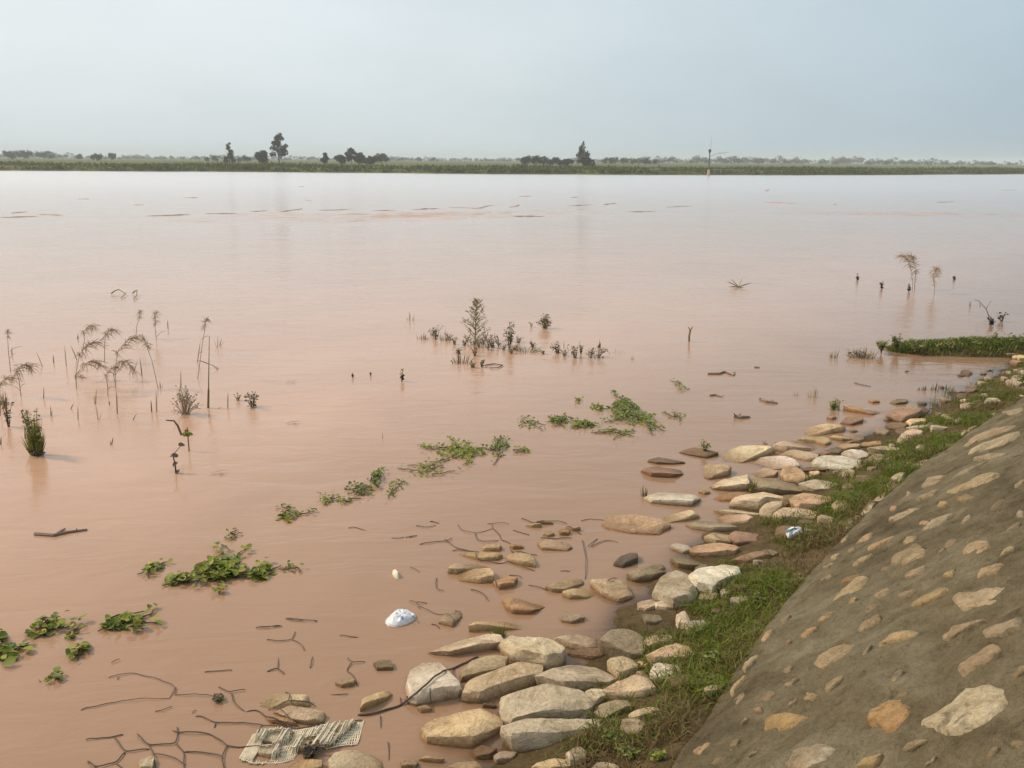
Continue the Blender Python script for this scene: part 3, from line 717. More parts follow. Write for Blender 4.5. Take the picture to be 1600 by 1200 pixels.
 ('Q', [(150,685),(210,662),(320,680),(300,705),(200,710)], 'yellow', 'low orange yellow stone behind the smaller whitish slab', .38),
 ('Q', [(320,678),(350,655),(470,655),(485,685),(400,692)], 'orange', 'thin brown orange stone with a dark line, next to the grass', .4),
 ('Q', [(400,710),(500,690),(670,695),(660,725),(480,730)], 'tan', 'low tan stone disappearing into the grass strip', .34),
 ('Q', [(175,505),(220,455),(335,460),(330,490),(250,522)], 'red', 'dark brown stone above the long yellow slab', .45),
 ('Q', [(60,470),(95,440),(130,460),(100,480)], 'pink', 'small pink stone below the green sprout', .4),
 ('Q', [(210,385),(330,385),(360,410),(505,402),(410,440),(280,412)], 'orange', 'thin bright orange slab breaking the water surface', .42),
 ('Q', [(390,328),(450,320),(470,345),(420,350)], 'orange', 'small orange stone beyond the thin bright orange slab', .45),
 ('Q', [(555,345),(600,315),(680,320),(660,350),(580,360)], 'olive', 'dull grey green stone beyond the pinkish brown slab', .42),
 ('Q', [(540,440),(600,390),(700,380),(790,410),(760,450),(640,490)], 'red', 'pinkish brown slab in water left of the thin dark weeds', .36),
 ('Q', [(525,515),(600,500),(680,525),(660,550),(560,545)], 'brown', 'grey brown slab left of the bright cream yellow stone', .4),
 ('Q', [(688,490),(720,465),(810,462),(842,490),(820,518),(720,520)], 'yellow', 'bright cream yellow stone at the near end of the dark weeds', .5),
 ('Q', [(690,540),(780,515),(860,525),(890,558),(780,556)], 'grey', 'flat grey stone just under the bright cream yellow stone', .4),
 ('Q', [(672,590),(720,552),(810,565),(790,605),(700,615)], 'pink', 'pale pink grey stone against the grass, below the flat grey stone', .42),
 ('Q', [(870,525),(920,500),(1000,535),(960,570),(880,560)], 'grey', 'grey stone half covered by the grass strip near the thin weeds', .36),
 ('Q', [(1100,330),(1140,315),(1180,330),(1140,345)], 'pink', 'small pink stone among the far weeds', .45),
 ('Q', [(1300,340),(1330,305),(1390,310),(1415,345),(1360,362)], 'grey', 'round grey stone at the far end of the grass strip', .5),
 ('Q', [(1290,375),(1330,366),(1365,378),(1330,388)], 'cream', 'small flat pale stone below the far round grey stone', .4),
 ('Q', [(1400,240),(1450,235),(1510,258),(1460,272)], 'cream', 'pale flat stone beyond the far round grey stone', .4),
 ('Q', [(1245,200),(1260,170),(1320,185),(1310,205),(1270,210)], 'yellow', 'yellow stone farthest out from the far weeds', .5),
 ('Q', [(1315,235),(1360,228),(1430,262),(1380,270)], 'dark', 'thin dark stone behind the far round grey stone', .4),
 ('Q', [(1530,312),(1560,300),(1600,312),(1570,325)], 'dark', 'small dark stone at the right edge by the embankment', .45),
 ('Q', [(1565,295),(1590,285),(1640,300),(1600,315)], 'cream', 'small cream stone at the right edge by the embankment', .45),
 ('Q', [(1420,165),(1450,148),(1470,165),(1440,180)], 'red', 'small dark red stone in water at the far right', .5),
 ('Q', [(1560,108),(1590,98),(1640,112),(1600,128)], 'cream', 'pale stone touching the right edge below the grassy spit', .45),
 ('Q', [(1450,240),(1560,225),(1660,215),(1660,250),(1560,255)], 'olive', 'long mossy olive stone at the right edge near the water', .36),
 ('K', [(1505,512),(1550,500),(1600,505),(1580,524),(1530,526)], 'grey', 'pale grey stone in the near edge of the grassy spit', .45),
 ('K', [(1550,528),(1590,515),(1640,520),(1620,540),(1580,540)], 'yellow', 'yellow stone at the near edge of the grassy spit', .45),
 ('K', [(1540,548),(1580,540),(1660,545),(1640,562),(1570,560)], 'red', 'dark reddish stone below the grassy spit at the right edge', .45),
 # sunny yellow stones inside the wire netting
 ('B', [(500,340),(530,308),(630,330),(612,362),(520,357)], 'yellow', 'farthest yellow stone of the cluster held down by black wire', .4),
 ('B', [(340,368),(440,360),(560,385),(635,395),(600,422),(500,427),(420,397)], 'yellow', 'long yellow slab with black wires along its front edge', .4),
 ('B', [(678,405),(740,370),(830,385),(862,472),(780,452),(700,427)], 'yellow', 'yellow wedge with a dark wet lip, right of the wired long slab', .4),
 ('B', [(288,512),(330,472),(460,450),(592,470),(560,490),(480,490),(340,520)], 'tan', 'dull tan slab behind the brightest yellow slab', .36),
 ('B', [(325,522),(400,490),(540,495),(567,570),(480,582),(360,562)], 'yellow', 'brightest yellow slab with a dark brown underside', .4),
 ('B', [(590,582),(640,515),(742,550),(720,600),(630,622)], 'orange', 'orange tan stone touching the brightest yellow slab', .4),
 ('B', [(655,680),(760,690),(912,730),(830,792),(720,792),(680,760)], 'orange', 'bright orange yellow block alone between the netting and the grass tuft', .42),
 ('B', [(955,612),(1100,570),(1180,545),(1195,580),(1080,642),(1000,642)], 'tan', 'tan brown strip of rock below the upright black wire', .36),
 ('B', [(900,305),(950,280),(1060,290),(1112,332),(1080,357),(930,347)], 'pink', 'pale sinking slab left of the upright black wire', .28),
 ('B', [(1038,225),(1070,195),(1112,220),(1102,250),(1050,248)], 'orange', 'small round orange stone at the top of the netting', .45),
 ('B', [(928,245),(970,220),(1002,245),(960,262)], 'yellow', 'small yellow stone left of the small round orange one', .4),
 ('B', [(1085,192),(1130,178),(1182,215),(1130,222)], 'tan', 'small tan sliver right of the small round orange stone', .4),
 ('B', [(808,178),(850,165),(912,190),(850,197)], 'yellow', 'small flat yellow stone farthest left at the top of the netting', .4),
 ('B', [(888,157),(970,150),(992,170),(920,174)], 'tan', 'thin tan stone farthest back at the top of the netting', .4),
 ('B', [(698,325),(780,308),(785,340),(720,347)], 'orange', 'small orange stone behind the yellow wedge', .4),
 # under the lower netting and the sack
 ('S', [(455,250),(500,200),(640,140),(760,160),(910,200),(905,250),(760,240),(650,270)], 'cream', 'flat cream stone above the woven sack with thin wires over it', .34),
 ('S', [(650,280),(760,235),(900,260),(1060,310),(1040,390),(920,410),(800,380)], 'cream', 'large cream stone just above the woven sack', .36),
 ('S', [(560,345),(640,335),(770,370),(800,425),(700,410),(600,390)], 'orange', 'thin orange stone jutting out over a dark gap by the sack', .4),
 ('S', [(490,560),(530,440),(640,430),(780,460),(740,560),(640,590)], 'white', 'white block under the woven sack, upper of the two', .2),
 ('S', [(480,620),(520,590),(660,590),(650,680),(570,710),(490,680)], 'white', 'white block under the woven sack, lower of the two', .2),
 ('S', [(820,640),(860,560),(1000,440),(1200,400),(1320,370),(1250,470),(1130,600),(960,640)], 'cream', 'long pale stone covered by the woven sack', .22),
 ('S', [(750,800),(830,730),(940,720),(1040,740),(1030,800),(900,850)], 'yellow', 'yellow stone at the bottom edge below the woven sack', .4),
 ('G', [(375,610),(430,580),(450,600),(440,650),(385,650)], 'white', 'white stone under the lower netting at the bottom edge', .2),
 ('G', [(1360,215),(1400,190),(1450,195),(1445,222),(1390,238)], 'ghost', 'faint sunken stone right of the forked wire', .12),
]
for row in RK:
    rock(row[0], row[1], row[2], row[3], row[4] if len(row) > 4 else .36)
GH = [('H', [(1205,610),(1250,590),(1300,605),(1270,630)]), ('G', [(300,530),(360,505),(420,525),(360,550)]), ('T', [(1120,515),(1180,505),(1230,520),(1170,535)]),
      ('T', [(522,880),(545,862),(572,875),(550,895)]), ('G', [(620,490),(700,470),(760,490),(700,515)]), ('B', [(1490,720),(1560,730),(1600,745),(1540,760)])]
for c, pts in GH:
    o = rock(c, pts, 'ghost', 'drowned stone showing only faintly through the muddy water', .12, -0.035, 'drowned stones under the surface')

# small stones wedged in between
RF = random.Random(77); nf = 0; TMP = BVHTree.FromPolygons(ALLV, ALLF)
while nf < 120:
    i = RF.randrange(60, len(FP) - 1); dd = RF.uniform(.22, 1.15) if RF.random() < .8 else RF.uniform(.2, .5); p = FP[i] - UPD[i] * dd
    if not (2.6 < p.y < 11) : continue
    q = Vector((p.x, p.y, max(0, ground(p.x, p.y)))); e = q - CAM; zz = e.dot(f_); u = 800 + FPX * e.dot(r_) / zz; v = 600 - FPX * e.dot(u_) / zz
    if not (560 < u < 1640 and v < 1240): continue
    if ground(p.x, p.y) < -0.035 and RF.random() < .75: continue
    h_ = TMP.ray_cast(Vector((p.x, p.y, 2)), Vector((0, 0, -1)))[0]
    if h_ is not None: continue
    w_ = RF.uniform(9, 24) * 4.5 / e.length; hh_ = w_ * RF.uniform(.45, .8); k_ = RF.randint(5, 7); a0 = RF.random() * 6
    rock('X', [(u + math.cos(a0 + j * 6.283 / k_) * w_ * RF.uniform(.8, 1.1), v + math.sin(a0 + j * 6.283 / k_) * hh_ * RF.uniform(.8, 1.1)) for j in range(k_)], RF.choice(['tan', 'olive', 'brown', 'grey', 'cream', 'pink', 'red', 'tan', 'brown']), 'small stone wedged in the mud between the larger rocks', .42, -0.004, 'small stones wedged between the rocks')
    nf += 1

RF = random.Random(9); nf = 0
while nf < 34:
    i = RF.randrange(100, len(FP) - 1); p = FP[i] - UPD[i] * RF.uniform(-.015, .05)
    if not (2.9 < p.y < 10): continue
    q = Vector((p.x, p.y, .19)); e = q - CAM; zz = e.dot(f_); u = 800 + FPX * e.dot(r_) / zz; v = 600 - FPX * e.dot(u_) / zz
    if not (900 < u < 1620 and v < 1240): continue
    t_ = (FP[i + 1] - FP[i]).normalized(); e2 = Vector((p.x + t_.x * .1, p.y + t_.y * .1, .19)) - CAM; z2 = e2.dot(f_); an = math.atan2(600 - FPX * e2.dot(u_) / z2 - v, 800 + FPX * e2.dot(r_) / z2 - u)
    L_ = RF.uniform(16, 34) * 4.5 / e.length; B_ = L_ * RF.uniform(.25, .42); P_ = []
    for k in range(7):
        a_ = k * 6.283 / 7; x_ = math.cos(a_) * L_ * RF.uniform(.8, 1.1); y_ = math.sin(a_) * B_ * RF.uniform(.8, 1.1); P_.append((u + x_ * math.cos(an) - y_ * math.sin(an), v + x_ * math.sin(an) + y_ * math.cos(an)))
    rock('X', P_, RF.choice(['tan', 'cream', 'tan', 'grey', 'peach']), 'flat stone lying along the foot of the embankment beside the grass', .13, -.01, 'flat stones along the embankment foot'); nf += 1

# ------------------------------------------------------------------ flood water
GB = ground_np
ROCK_BVH = BVHTree.FromPolygons(ALLV, ALLF)
wx = axis(-34, 38, 0.03, -1.9, 5.9, 1.09, 0.42)
e1 = []; s_ = 0.42; x_ = wx[-1]
while x_ < 900: s_ *= 1.15; x_ += s_; e1.append(x_)
e0 = []; s_ = 0.42; x_ = wx[0]
while x_ > -900: s_ *= 1.15; x_ -= s_; e0.append(x_)
wx = np.array(e0[::-1] + list(wx) + e1)
wy1 = np.arange(2.5, 11.0, 0.03); st = 0.03; ys = list(wy1); y = ys[-1]
while y < 24: st = min(st * 1.06, 0.25); y += st; ys.append(y)
while y < 62: y += 0.22; ys.append(y)
st = 0.22
while y < 420: st = min(st * 1.08, 4); y += st; ys.append(y)
wy = np.array([-40, -12, -4, 0, 1.2, 1.9, 2.3] + ys)
X, Y = np.meshgrid(wx, wy); Z = np.zeros_like(X)
# low standing waves where the main current runs
def fbm(X, Y, s, seed):
    r = np.random.default_rng(seed); o = np.zeros_like(X)
    for k in range(14):
        a = r.uniform(0, 6.28); f = s * r.uniform(0.5, 2.2); o += np.sin(X * math.cos(a) * f + Y * math.sin(a) * f + r.uniform(0, 6.28)) / (0.6 + f / s)
    return o / 5
band = np.exp(-((Y - 43 - 2.2 * np.sin(X * 0.11) - 1.0 * np.sin(X * 0.31 + 1)) / 3.0) ** 2)
patch = np.clip(fbm(X * 0.35, Y * 0.9, 0.6, 3) + 0.25, 0, 1)
Z = band * patch * (0.16 * fbm(X, Y * 2.2, 2.0, 5) + 0.12 * np.abs(fbm(X, Y * 1.5, 4.0, 6)))
Z *= (np.abs(X) < 70)
opac = np.ones_like(X)
ix = np.where((wx > -1.95) & (wx < 5.9))[0]; iy = np.where((wy > 2.4) & (wy < 11.05))[0]
dn = Vector((0, 0, -1)); GZ = GB(X, Y); depth = -GZ
for j in iy:
    for i in ix:
        if depth[j, i] < 0: depth[j, i] = 0; continue
        h = ROCK_BVH.ray_cast(Vector((X[j, i], Y[j, i], 1.0)), dn, 1.3)[0]
        if h is not None: depth[j, i] = min(depth[j, i], max(0.0, -h.z))
# soften a little
for _ in range(2):
    depth[1:-1, 1:-1] = (depth[1:-1, 1:-1] * 2 + depth[:-2, 1:-1] + depth[2:, 1:-1] + depth[1:-1, :-2] + depth[1:-1, 2:]) / 6
opac = 1 - np.exp(-np.clip(depth, 0, 5) / 0.017) * 0.85
sd_ = sdist(X, Y); offshore = np.clip((sd_ - 1.2) / 5.0, 0, 1); offshore = offshore * offshore * (3 - 2 * offshore)
def water_material():
    m, n, b = mat('muddy_water'); n.nodes.remove(b); o = n.nodes['Material Output']
    g = mk(n, 'ShaderNodeNewGeometry')
    big = noise_node(n, 0.35, 4, 0.6, g.outputs['Position'], 1.0)
    c0 = ramp(n, big.outputs[0], [(0.3, (0.93, 0.92, 0.91)), (0.7, (1.06, 1.07, 1.08))])
    sa = mk(n, 'ShaderNodeAttribute', attribute_name='offshore')
    c1 = mul(n, (0.312, 0.185, 0.112), (0.505, 0.305, 0.205), 'MIX', sa.outputs['Fac'])  # near-shore darkening paints lens vignetting into the water colour
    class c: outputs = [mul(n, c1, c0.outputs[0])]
    # stretched ripples
    mp = mk(n, 'ShaderNodeMapping'); mp.inputs[3].default_value = (0.55, 1.5, 1); mp.inputs[2].default_value = (0, 0, R(-28)); n.links.new(g.outputs['Position'], mp.inputs[0])
    r1 = noise_node(n, 3.0, 4, 0.6, mp.outputs[0], 0.6); r2 = noise_node(n, 0.7, 3, 0.5, mp.outputs[0], 0.4); r3 = noise_node(n, 14, 3, 0.6, mp.outputs[0], 0.3)
    hh = mk(n, 'ShaderNodeMath', operation='MULTIPLY_ADD'); n.links.new(r2.outputs[0], hh.inputs[0]); hh.inputs[1].default_value = 1.6; n.links.new(r1.outputs[0], hh.inputs[2])
    h3 = mk(n, 'ShaderNodeMath', operation='MULTIPLY_ADD'); n.links.new(r3.outputs[0], h3.inputs[0]); h3.inputs[1].default_value = 0.12; n.links.new(hh.outputs[0], h3.inputs[2])
    bm = mk(n, 'ShaderNodeBump'); bm.inputs['Strength'].default_value = 0.55; bm.inputs['Distance'].default_value = 0.02; n.links.new(h3.outputs[0], bm.inputs['Height'])
    df = mk(n, 'ShaderNodeBsdfDiffuse'); n.links.new(c.outputs[0], df.inputs[0]); n.links.new(bm.outputs[0], df.inputs['Normal'])
    tr = mk(n, 'ShaderNodeBsdfTransparent'); tr.inputs[0].default_value = (0.90, 0.76, 0.60, 1)
    a = mk(n, 'ShaderNodeAttribute', attribute_name='opacity')
    body = mk(n, 'ShaderNodeMixShader'); n.links.new(a.outputs['Fac'], body.inputs[0]); n.links.new(tr.outputs[0], body.inputs[1]); n.links.new(df.outputs[0], body.inputs[2])
    gl = mk(n, 'ShaderNodeBsdfGlossy'); gl.inputs['Roughness'].default_value = 0.07; gl.inputs[0].default_value = (1, 1, 1, 1); n.links.new(bm.outputs[0], gl.inputs['Normal'])
    rg = mk(n, 'ShaderNodeMapRange'); rg.inputs[3].default_value = 0.06; rg.inputs[4].default_value = 0.125; n.links.new(sa.outputs['Fac'], rg.inputs[0]); fa = mk(n, 'ShaderNodeAttribute', attribute_name='chop'); rg2 = mk(n, 'ShaderNodeMath', operation='MULTIPLY_ADD'); n.links.new(fa.outputs['Fac'], rg2.inputs[0]); rg2.inputs[1].default_value = 0.12; n.links.new(rg.outputs[0], rg2.inputs[2]); n.links.new(rg2.outputs[0], gl.inputs['Roughness'])
    fr = mk(n, 'ShaderNodeFresnel'); fr.inputs[0].default_value = 1.33; n.links.new(bm.outputs[0], fr.inputs['Normal'])
    mx = mk(n, 'ShaderNodeMixShader'); n.links.new(fr.outputs[0], mx.inputs[0]); n.links.new(body.outputs[0], mx.inputs[1]); n.links.new(gl.outputs[0], mx.inputs[2])
    n.links.new(mx.outputs[0], o.inputs[0]); return m
M_WATER = water_material()
me = np_mesh('river_water', np.stack([X, Y, Z], -1).reshape(-1, 3), grid_faces(len(wx), len(wy)), np.full((len(wx) - 1) * (len(wy) - 1), 4), M_WATER, True, attr={'opacity': opac.reshape(-1), 'offshore': offshore.reshape(-1), 'chop': np.clip((Y - 35) / 60, 0, 1).reshape(-1)})
o = bpy.data.objects.new('river_water', me); col.objects.link(o); tag(o, kind='structure')

# ------------------------------------------------------------------ far bank and plain
FB = [(-400, 262), (0, 266.5), (400, 268.5), (800, 272), (1100, 273.5), (1350, 273.5), (1600, 272.0), (2000, 271)]
FBW = [at(u, v, 0.0).to_2d() for u, v in FB]
FBW = [FBW[0] + Vector((-700, -20))] + FBW + [FBW[-1] + Vector((900, 60))]
fbx = np.array([p.x for p in FBW]); fby = np.array([p.y for p in FBW])
def bank_y(x): return np.interp(x, fbx, fby)
gx = np.concatenate([np.arange(-900, -200, 25), np.arange(-200, 200, 1.0), np.arange(200, 1000, 25)])
off = np.array([-3, 0, 0.25, 0.5, 0.8, 1.2, 1.8, 2.6, 4, 6, 9, 14, 22, 35, 60, 100, 180, 320, 600, 1100, 2400])
prof = np.array([-0.6, -0.02, 0.30, 0.45, 0.55, 0.62, 0.68, 0.72, 0.76, 0.8, 0.84, 0.88, 0.92, 0.96, 1.0, 1.0, 1.0, 1.0, 1.0, 1.0, 1.0])
Xg, Of = np.meshgrid(gx, off); wobx = 0.9 * np.sin(Xg * 0.21) + 0.5 * np.sin(Xg * 0.63 + 1) + 0.25 * np.sin(Xg * 1.9)
Yg = bank_y(Xg) + Of + wobx * (Of < 20); Zg = np.interp(Of, off, prof) + 0.12 * np.sin(Xg * 0.13 + Of * 0.3) * (Of > 1) * (Of < 60) + 0.06 * np.sin(Xg * 0.9 + Of) * (Of > 0.4) * (Of < 40)
M_FIELD = soil_material('far_grassland', [(0.28, (0.050, 0.080, 0.014)), (0.45, (0.085, 0.115, 0.025)), (0.6, (0.14, 0.14, 0.05)), (0.8, (0.20, 0.17, 0.08))], 0.05)
me = np_mesh('far_bank_ground', np.stack([Xg, Yg, Zg], -1).reshape(-1, 3), grid_faces(len(gx), len(off)), np.full((len(gx) - 1) * (len(off) - 1), 4), M_FIELD, True)
o = bpy.data.objects.new('far_bank_ground', me); col.objects.link(o); tag(o, kind='structure')

def blades_mesh(name, P, H, Wd, lean, cols, mat_, segs=2):
    n = len(P); an = NP.random(n) * 2 * np.pi; sx = np.cos(an); sy = np.sin(an)
    la = NP.random(n) * 2 * np.pi; lx = np.cos(la) * lean * H; ly = np.sin(la) * lean * H
    V = np.zeros((n, 5, 3)); 
    V[:, 0] = P - np.stack([sx * Wd / 2, sy * Wd / 2, np.zeros(n)], -1); V[:, 1] = P + np.stack([sx * Wd / 2, sy * Wd / 2, np.zeros(n)], -1)
    mid = P + np.stack([lx * 0.35, ly * 0.35, H * 0.6], -1)
    V[:, 2] = mid - np.stack([sx * Wd * 0.4, sy * Wd * 0.4, np.zeros(n)], -1); V[:, 3] = mid + np.stack([sx * Wd * 0.4, sy * Wd * 0.4, np.zeros(n)], -1)
    V[:, 4] = P + np.stack([lx, ly, H * np.clip(1 - 0.35 * lean, 0.4, 1)], -1)
    b = np.arange(n)[:, None] * 5
    loops = np.concatenate([b + 0, b + 1, b + 3, b + 2, b + 2, b + 3, b + 4], 1).reshape(-1)
    tot = np.tile(np.array([4, 3]), n)
    return np_mesh(name, V.reshape(-1, 3), loops, tot, mat_, False, colors=np.repeat(cols, 5, 0))
# tall grass along the far bank: nobody could count it
n = 26000
x = NP.uniform(-190, 190, n); o_ = 0.25 + 34 * NP.random(n) ** 2.2
y = bank_y(x) + o_ + (0.9 * np.sin(x * 0.21) + 0.5 * np.sin(x * 0.63 + 1) + 0.25 * np.sin(x * 1.9))
z = np.interp(o_, off, prof) - 0.05
cl = np.sin(x * 0.37 + 2 * np.sin(o_ * 0.3)) + np.sin(x * 0.11 + 1) + 0.6 * np.sin(x * 1.3)
h = np.clip(NP.normal(0.45, 0.16, n) + 0.16 * cl, 0.12, 1.2)
g1 = np.array([0.050, 0.090, 0.012]); g2 = np.array([0.120, 0.140, 0.022]); g3 = np.array([0.040, 0.055, 0.020])
t = np.clip(NP.random(n) * 0.6 + 0.2 + 0.12 * np.sin(x * 0.09 + o_ * 0.25), 0, 1)[:, None]
cc = g1 * (1 - t) + g2 * t; cc = np.where((NP.random(n) < 0.2)[:, None], g3, cc)
me = blades_mesh('far_bank_grass', np.stack([x, y, z], -1), h, NP.uniform(0.15, 0.4, n), NP.uniform(0.1, 0.6, n), cc, M_GRASS)
o = bpy.data.objects.new('far_bank_grass', me); col.objects.link(o); tag(o, kind='stuff')

# ------------------------------------------------------------------ trees
def quads_mesh(name, C, S, mat_):
    n = len(C); a = NP.normal(size=(n, 3)); a /= np.linalg.norm(a, axis=1)[:, None]; b = NP.normal(size=(n, 3)); b -= (a * b).sum(1)[:, None] * a; b /= np.linalg.norm(b, axis=1)[:, None]
    S = np.asarray(S)[:, None]
    V = np.stack([C - a * S, C - b * S * 0.6, C + a * S, C + b * S * 0.6], 1).reshape(-1, 3)
    return np_mesh(name, V, np.arange(4 * n), np.full(n, 4), mat_)
def crown_points(kind, H, Wd, n, rng):
    pts = []; sz = []
    if kind == 'spire': nc = 26
    elif kind == 'tall': nc = 18
    else: nc = 14
    for k in range(nc):
        if kind == 'spire':
            t = k / nc; zc = H * (0.10 + 0.88 * t); rad = Wd * 0.5 * (1 - t) ** 0.75 * (0.75 + 0.5 * rng.random()); an = rng.random() * 6.28
            c = np.array([math.cos(an) * rad * 0.6, math.sin(an) * rad * 0.6, zc]); r = max(0.22, rad * 0.55)
        elif kind == 'tall':
            t = (k + rng.random()) / nc; zc = H * (0.30 + 0.66 * t); prof_ = math.sin(math.pi * min(1, 0.22 + 0.78 * t)) ** 0.7; rad = Wd * 0.5 * prof_; an = rng.random() * 6.28
            c = np.array([math.cos(an) * rad * 0.75, math.sin(an) * rad * 0.75, zc]); r = Wd * 0.17 * (0.7 + 0.6 * rng.random())
        elif kind == 'slim':
            t = (k + rng.random()) / nc; zc = H * (0.12 + 0.84 * t); an = rng.random() * 6.28; rad = Wd * 0.26 * (1.15 - 0.8 * t)
            c = np.array([math.cos(an) * rad, math.sin(an) * rad, zc]); r = Wd * 0.2 * (1.2 - 0.6 * t)
        else:
            an = rng.random() * 6.28; t = rng.random(); rad = Wd * 0.36 * math.sqrt(rng.random()); zc = H * (0.28 + 0.5 * t * (1 - (rad / Wd) ** 2 * 2))
            c = np.array([math.cos(an) * rad, math.sin(an) * rad, zc]); r = min(Wd, H) * 0.24 * (0.7 + 0.6 * rng.random())
        m = max(4, n // nc)
        q = NP.normal(size=(m, 3)); q /= np.linalg.norm(q, axis=1)[:, None]; q *= (NP.random(m) ** 0.45)[:, None] * r; q[:, 2] *= 0.8
        pts.append(c + q); sz.append(NP.uniform(0.5, 1.1, m) * max(0.10, r * 0.30))
    return np.concatenate(pts), np.concatenate(sz)
def tree(name, label, cat, loc, H, Wd, kind, n=700, group=None, seed=1):
    rng = random.Random(seed); root = empty(name, loc); tag(root, label, cat, group)
    mb = MB(); top = H * (0.9 if kind in ('spire', 'tall', 'slim') else 0.6); bend = rng.uniform(-0.03, 0.03) * H
    mb.tube([(0, 0, -0.2), (bend * .3, 0, top * .35), (bend, 0, top * .7), (bend * 1.2, 0, top)], max(0.05, H * 0.022), 0.03, 6)
    for k in range(7):
        a = rng.random() * 6.28; z0 = top * rng.uniform(0.35, 0.85); L = Wd * 0.38 * rng.uniform(0.5, 1)
        mb.tube([(bend * .6, 0, z0), (bend * .6 + math.cos(a) * L * .6, math.sin(a) * L * .6, z0 + L * .35), (bend * .6 + math.cos(a) * L, math.sin(a) * L, z0 + L * .8)], 0.03 + H * .004, 0.01, 4)
    t = mb.obj('trunk', M_TRUNK, root); t.location = (0, 0, 0)
    P, S = crown_points(kind, H, Wd, n, rng)
    c = bpy.data.objects.new('crown', quads_mesh('crown', P, S, M_LEAF)); col.objects.link(c); c.parent = root
    return root
def tree_px(name, label, cat, u, vt, dist, wpx, kind, n=700, group=None, seed=1, zb=0.78):
    p = at_dist(u, vt, dist); k = dist / FPX
    return tree(name, label, cat, (p.x, p.y, zb), p.z - zb, wpx * k * 1.12, kind, n, group, seed)
TR = [
 ('tree', 'slim upright tree leaning a little, left of the tall tree on the far bank', 357, 222, 235, 17, 'slim'),
 ('tree', 'tallest ragged tree on the left half of the far bank', 434, 209, 240, 27, 'tall'),
 ('tree', 'small round dark tree just left of the tallest ragged tree', 407, 232, 240, 19, 'round'),
 ('tree', 'small dark lone tree between the tallest ragged tree and the tree clump', 507, 236, 235, 13, 'round'),
 ('tree', 'low leftmost tree of the dark clump left of the middle of the far bank', 531, 239, 245, 16, 'round'),
 ('tree', 'highest tree of the dark clump left of the middle of the far bank', 549, 233, 245, 20, 'tall'),
 ('tree', 'dense middle tree of the dark clump left of the middle of the far bank', 564, 236, 245, 18, 'round'),
 ('tree', 'lowest tree in the dark clump, just left of its pale hazy tree', 580, 240, 250, 16, 'round'),
 ('tree', 'pale hazy tree at the right end of the dark clump', 596, 234, 300, 20, 'round'),
 ('tree', 'dark cone shaped tree standing alone right of the dense grove', 912, 219, 222, 25, 'spire'),
 ('tree', 'small round bush like tree between the dense grove and the cone shaped tree', 888, 246, 255, 17, 'round'),
 ('tree', 'round pale tree behind the slim upright tree on the far bank', 380, 240, 340, 24, 'round'),
 ('tree', 'pale tree left of the slim upright tree on the far bank', 331, 240, 340, 26, 'round'),
 ('tree', 'hazy round tree at the far left edge of the horizon', 12, 232, 420, 26, 'round'),
 ('tree', 'second hazy round tree from the left edge of the horizon', 36, 233, 420, 26, 'round'),
 ('tree', 'broad low hazy tree a little in from the left edge', 68, 234, 440, 34, 'round'),
 ('tree', 'small hazy lone tree on the left horizon, left of the darker round one', 122, 237, 440, 10, 'round'),
 ('tree', 'darker round bushy tree on the left part of the plain', 150, 237, 330, 18, 'round'),
 ('tree', 'pale bushy tree right of the darker round one on the left plain', 174, 237, 400, 14, 'round'),
]
for i, (nm, lb, u, vt, d, wp, kd) in enumerate(TR):
    tree_px(nm, lb, 'tree', u, vt, d, wp, kd, 2200 if d < 260 else 1000, seed=i + 3)
for i, (u, vt, wp) in enumerate([(818, 242, 22), (834, 240, 24), (850, 240, 24), (864, 242, 22), (876, 246, 16)]):
    tree_px('tree', 'dark low tree in the dense grove left of the cone shaped tree', 'tree', u, vt, 255, wp, 'round', 700, 'dark grove left of the cone shaped tree', seed=40 + i)
for i, (u, vt, wp) in enumerate([(948, 245, 20), (962, 243, 22), (978, 244, 20), (994, 246, 20), (1010, 243, 22), (1024, 247, 14)]):
    tree_px('tree', 'blue grey hazy tree in the grove right of the cone shaped tree', 'tree', u, vt, 345, wp, 'round', 500, 'hazy grove right of the cone shaped tree', seed=60 + i)
# the far treeline: copies that share their meshes, too alike to tell apart
def copy_thing(r):
    c = r.copy(); col.objects.link(c)
    for ch in r.children: d = ch.copy(); col.objects.link(d); d.parent = c
    return c
protos = []
for i, (H, Wd, kd) in enumerate([(7, 8, 'round'), (5.5, 9, 'round'), (9, 7, 'tall'), (6, 5, 'round')]):
    protos.append(tree('tree', 'pale blue grey tree far off in the thin treeline along the horizon', 'tree', (0, 900, 0.8), H, Wd, kd, 320, 'treeline along the horizon', seed=80 + i))
used = set(); rt = random.Random(21)
def skyline(u):    # height of the treeline above the plain, in photograph pixels
    return np.interp(u, [-60, 0, 60, 130, 220, 300, 400, 480, 600, 700, 820, 940, 1060, 1140, 1230, 1330, 1400, 1500, 1560, 1660], [9, 9, 9, 5, 5, 5, 6, 5, 6, 5, 6, 6, 9, 10, 9, 10, 8, 7, 6, 6])
u = -70
while u < 1680:
    d = rt.uniform(560, 780); k = rt.randrange(4)
    hv = skyline(u) * rt.uniform(0.55, 1.35); Hm = hv * d / FPX + 0.9
    r = protos[k] if k not in used else copy_thing(protos[k]); used.add(k)
    p = at_dist(u, 250, d); bH = [7, 5.5, 9, 6][k]
    r.location = (p.x, p.y, 0.78); s = Hm / bH; sxy = s * rt.uniform(1.0, 2.0); r.scale = (sxy, sxy, s); r.rotation_euler = (0, 0, rt.random() * 6.28)
    u += rt.uniform(3.6, 9.0)
for k in range(4):
    if k not in used: print('unused proto', k)
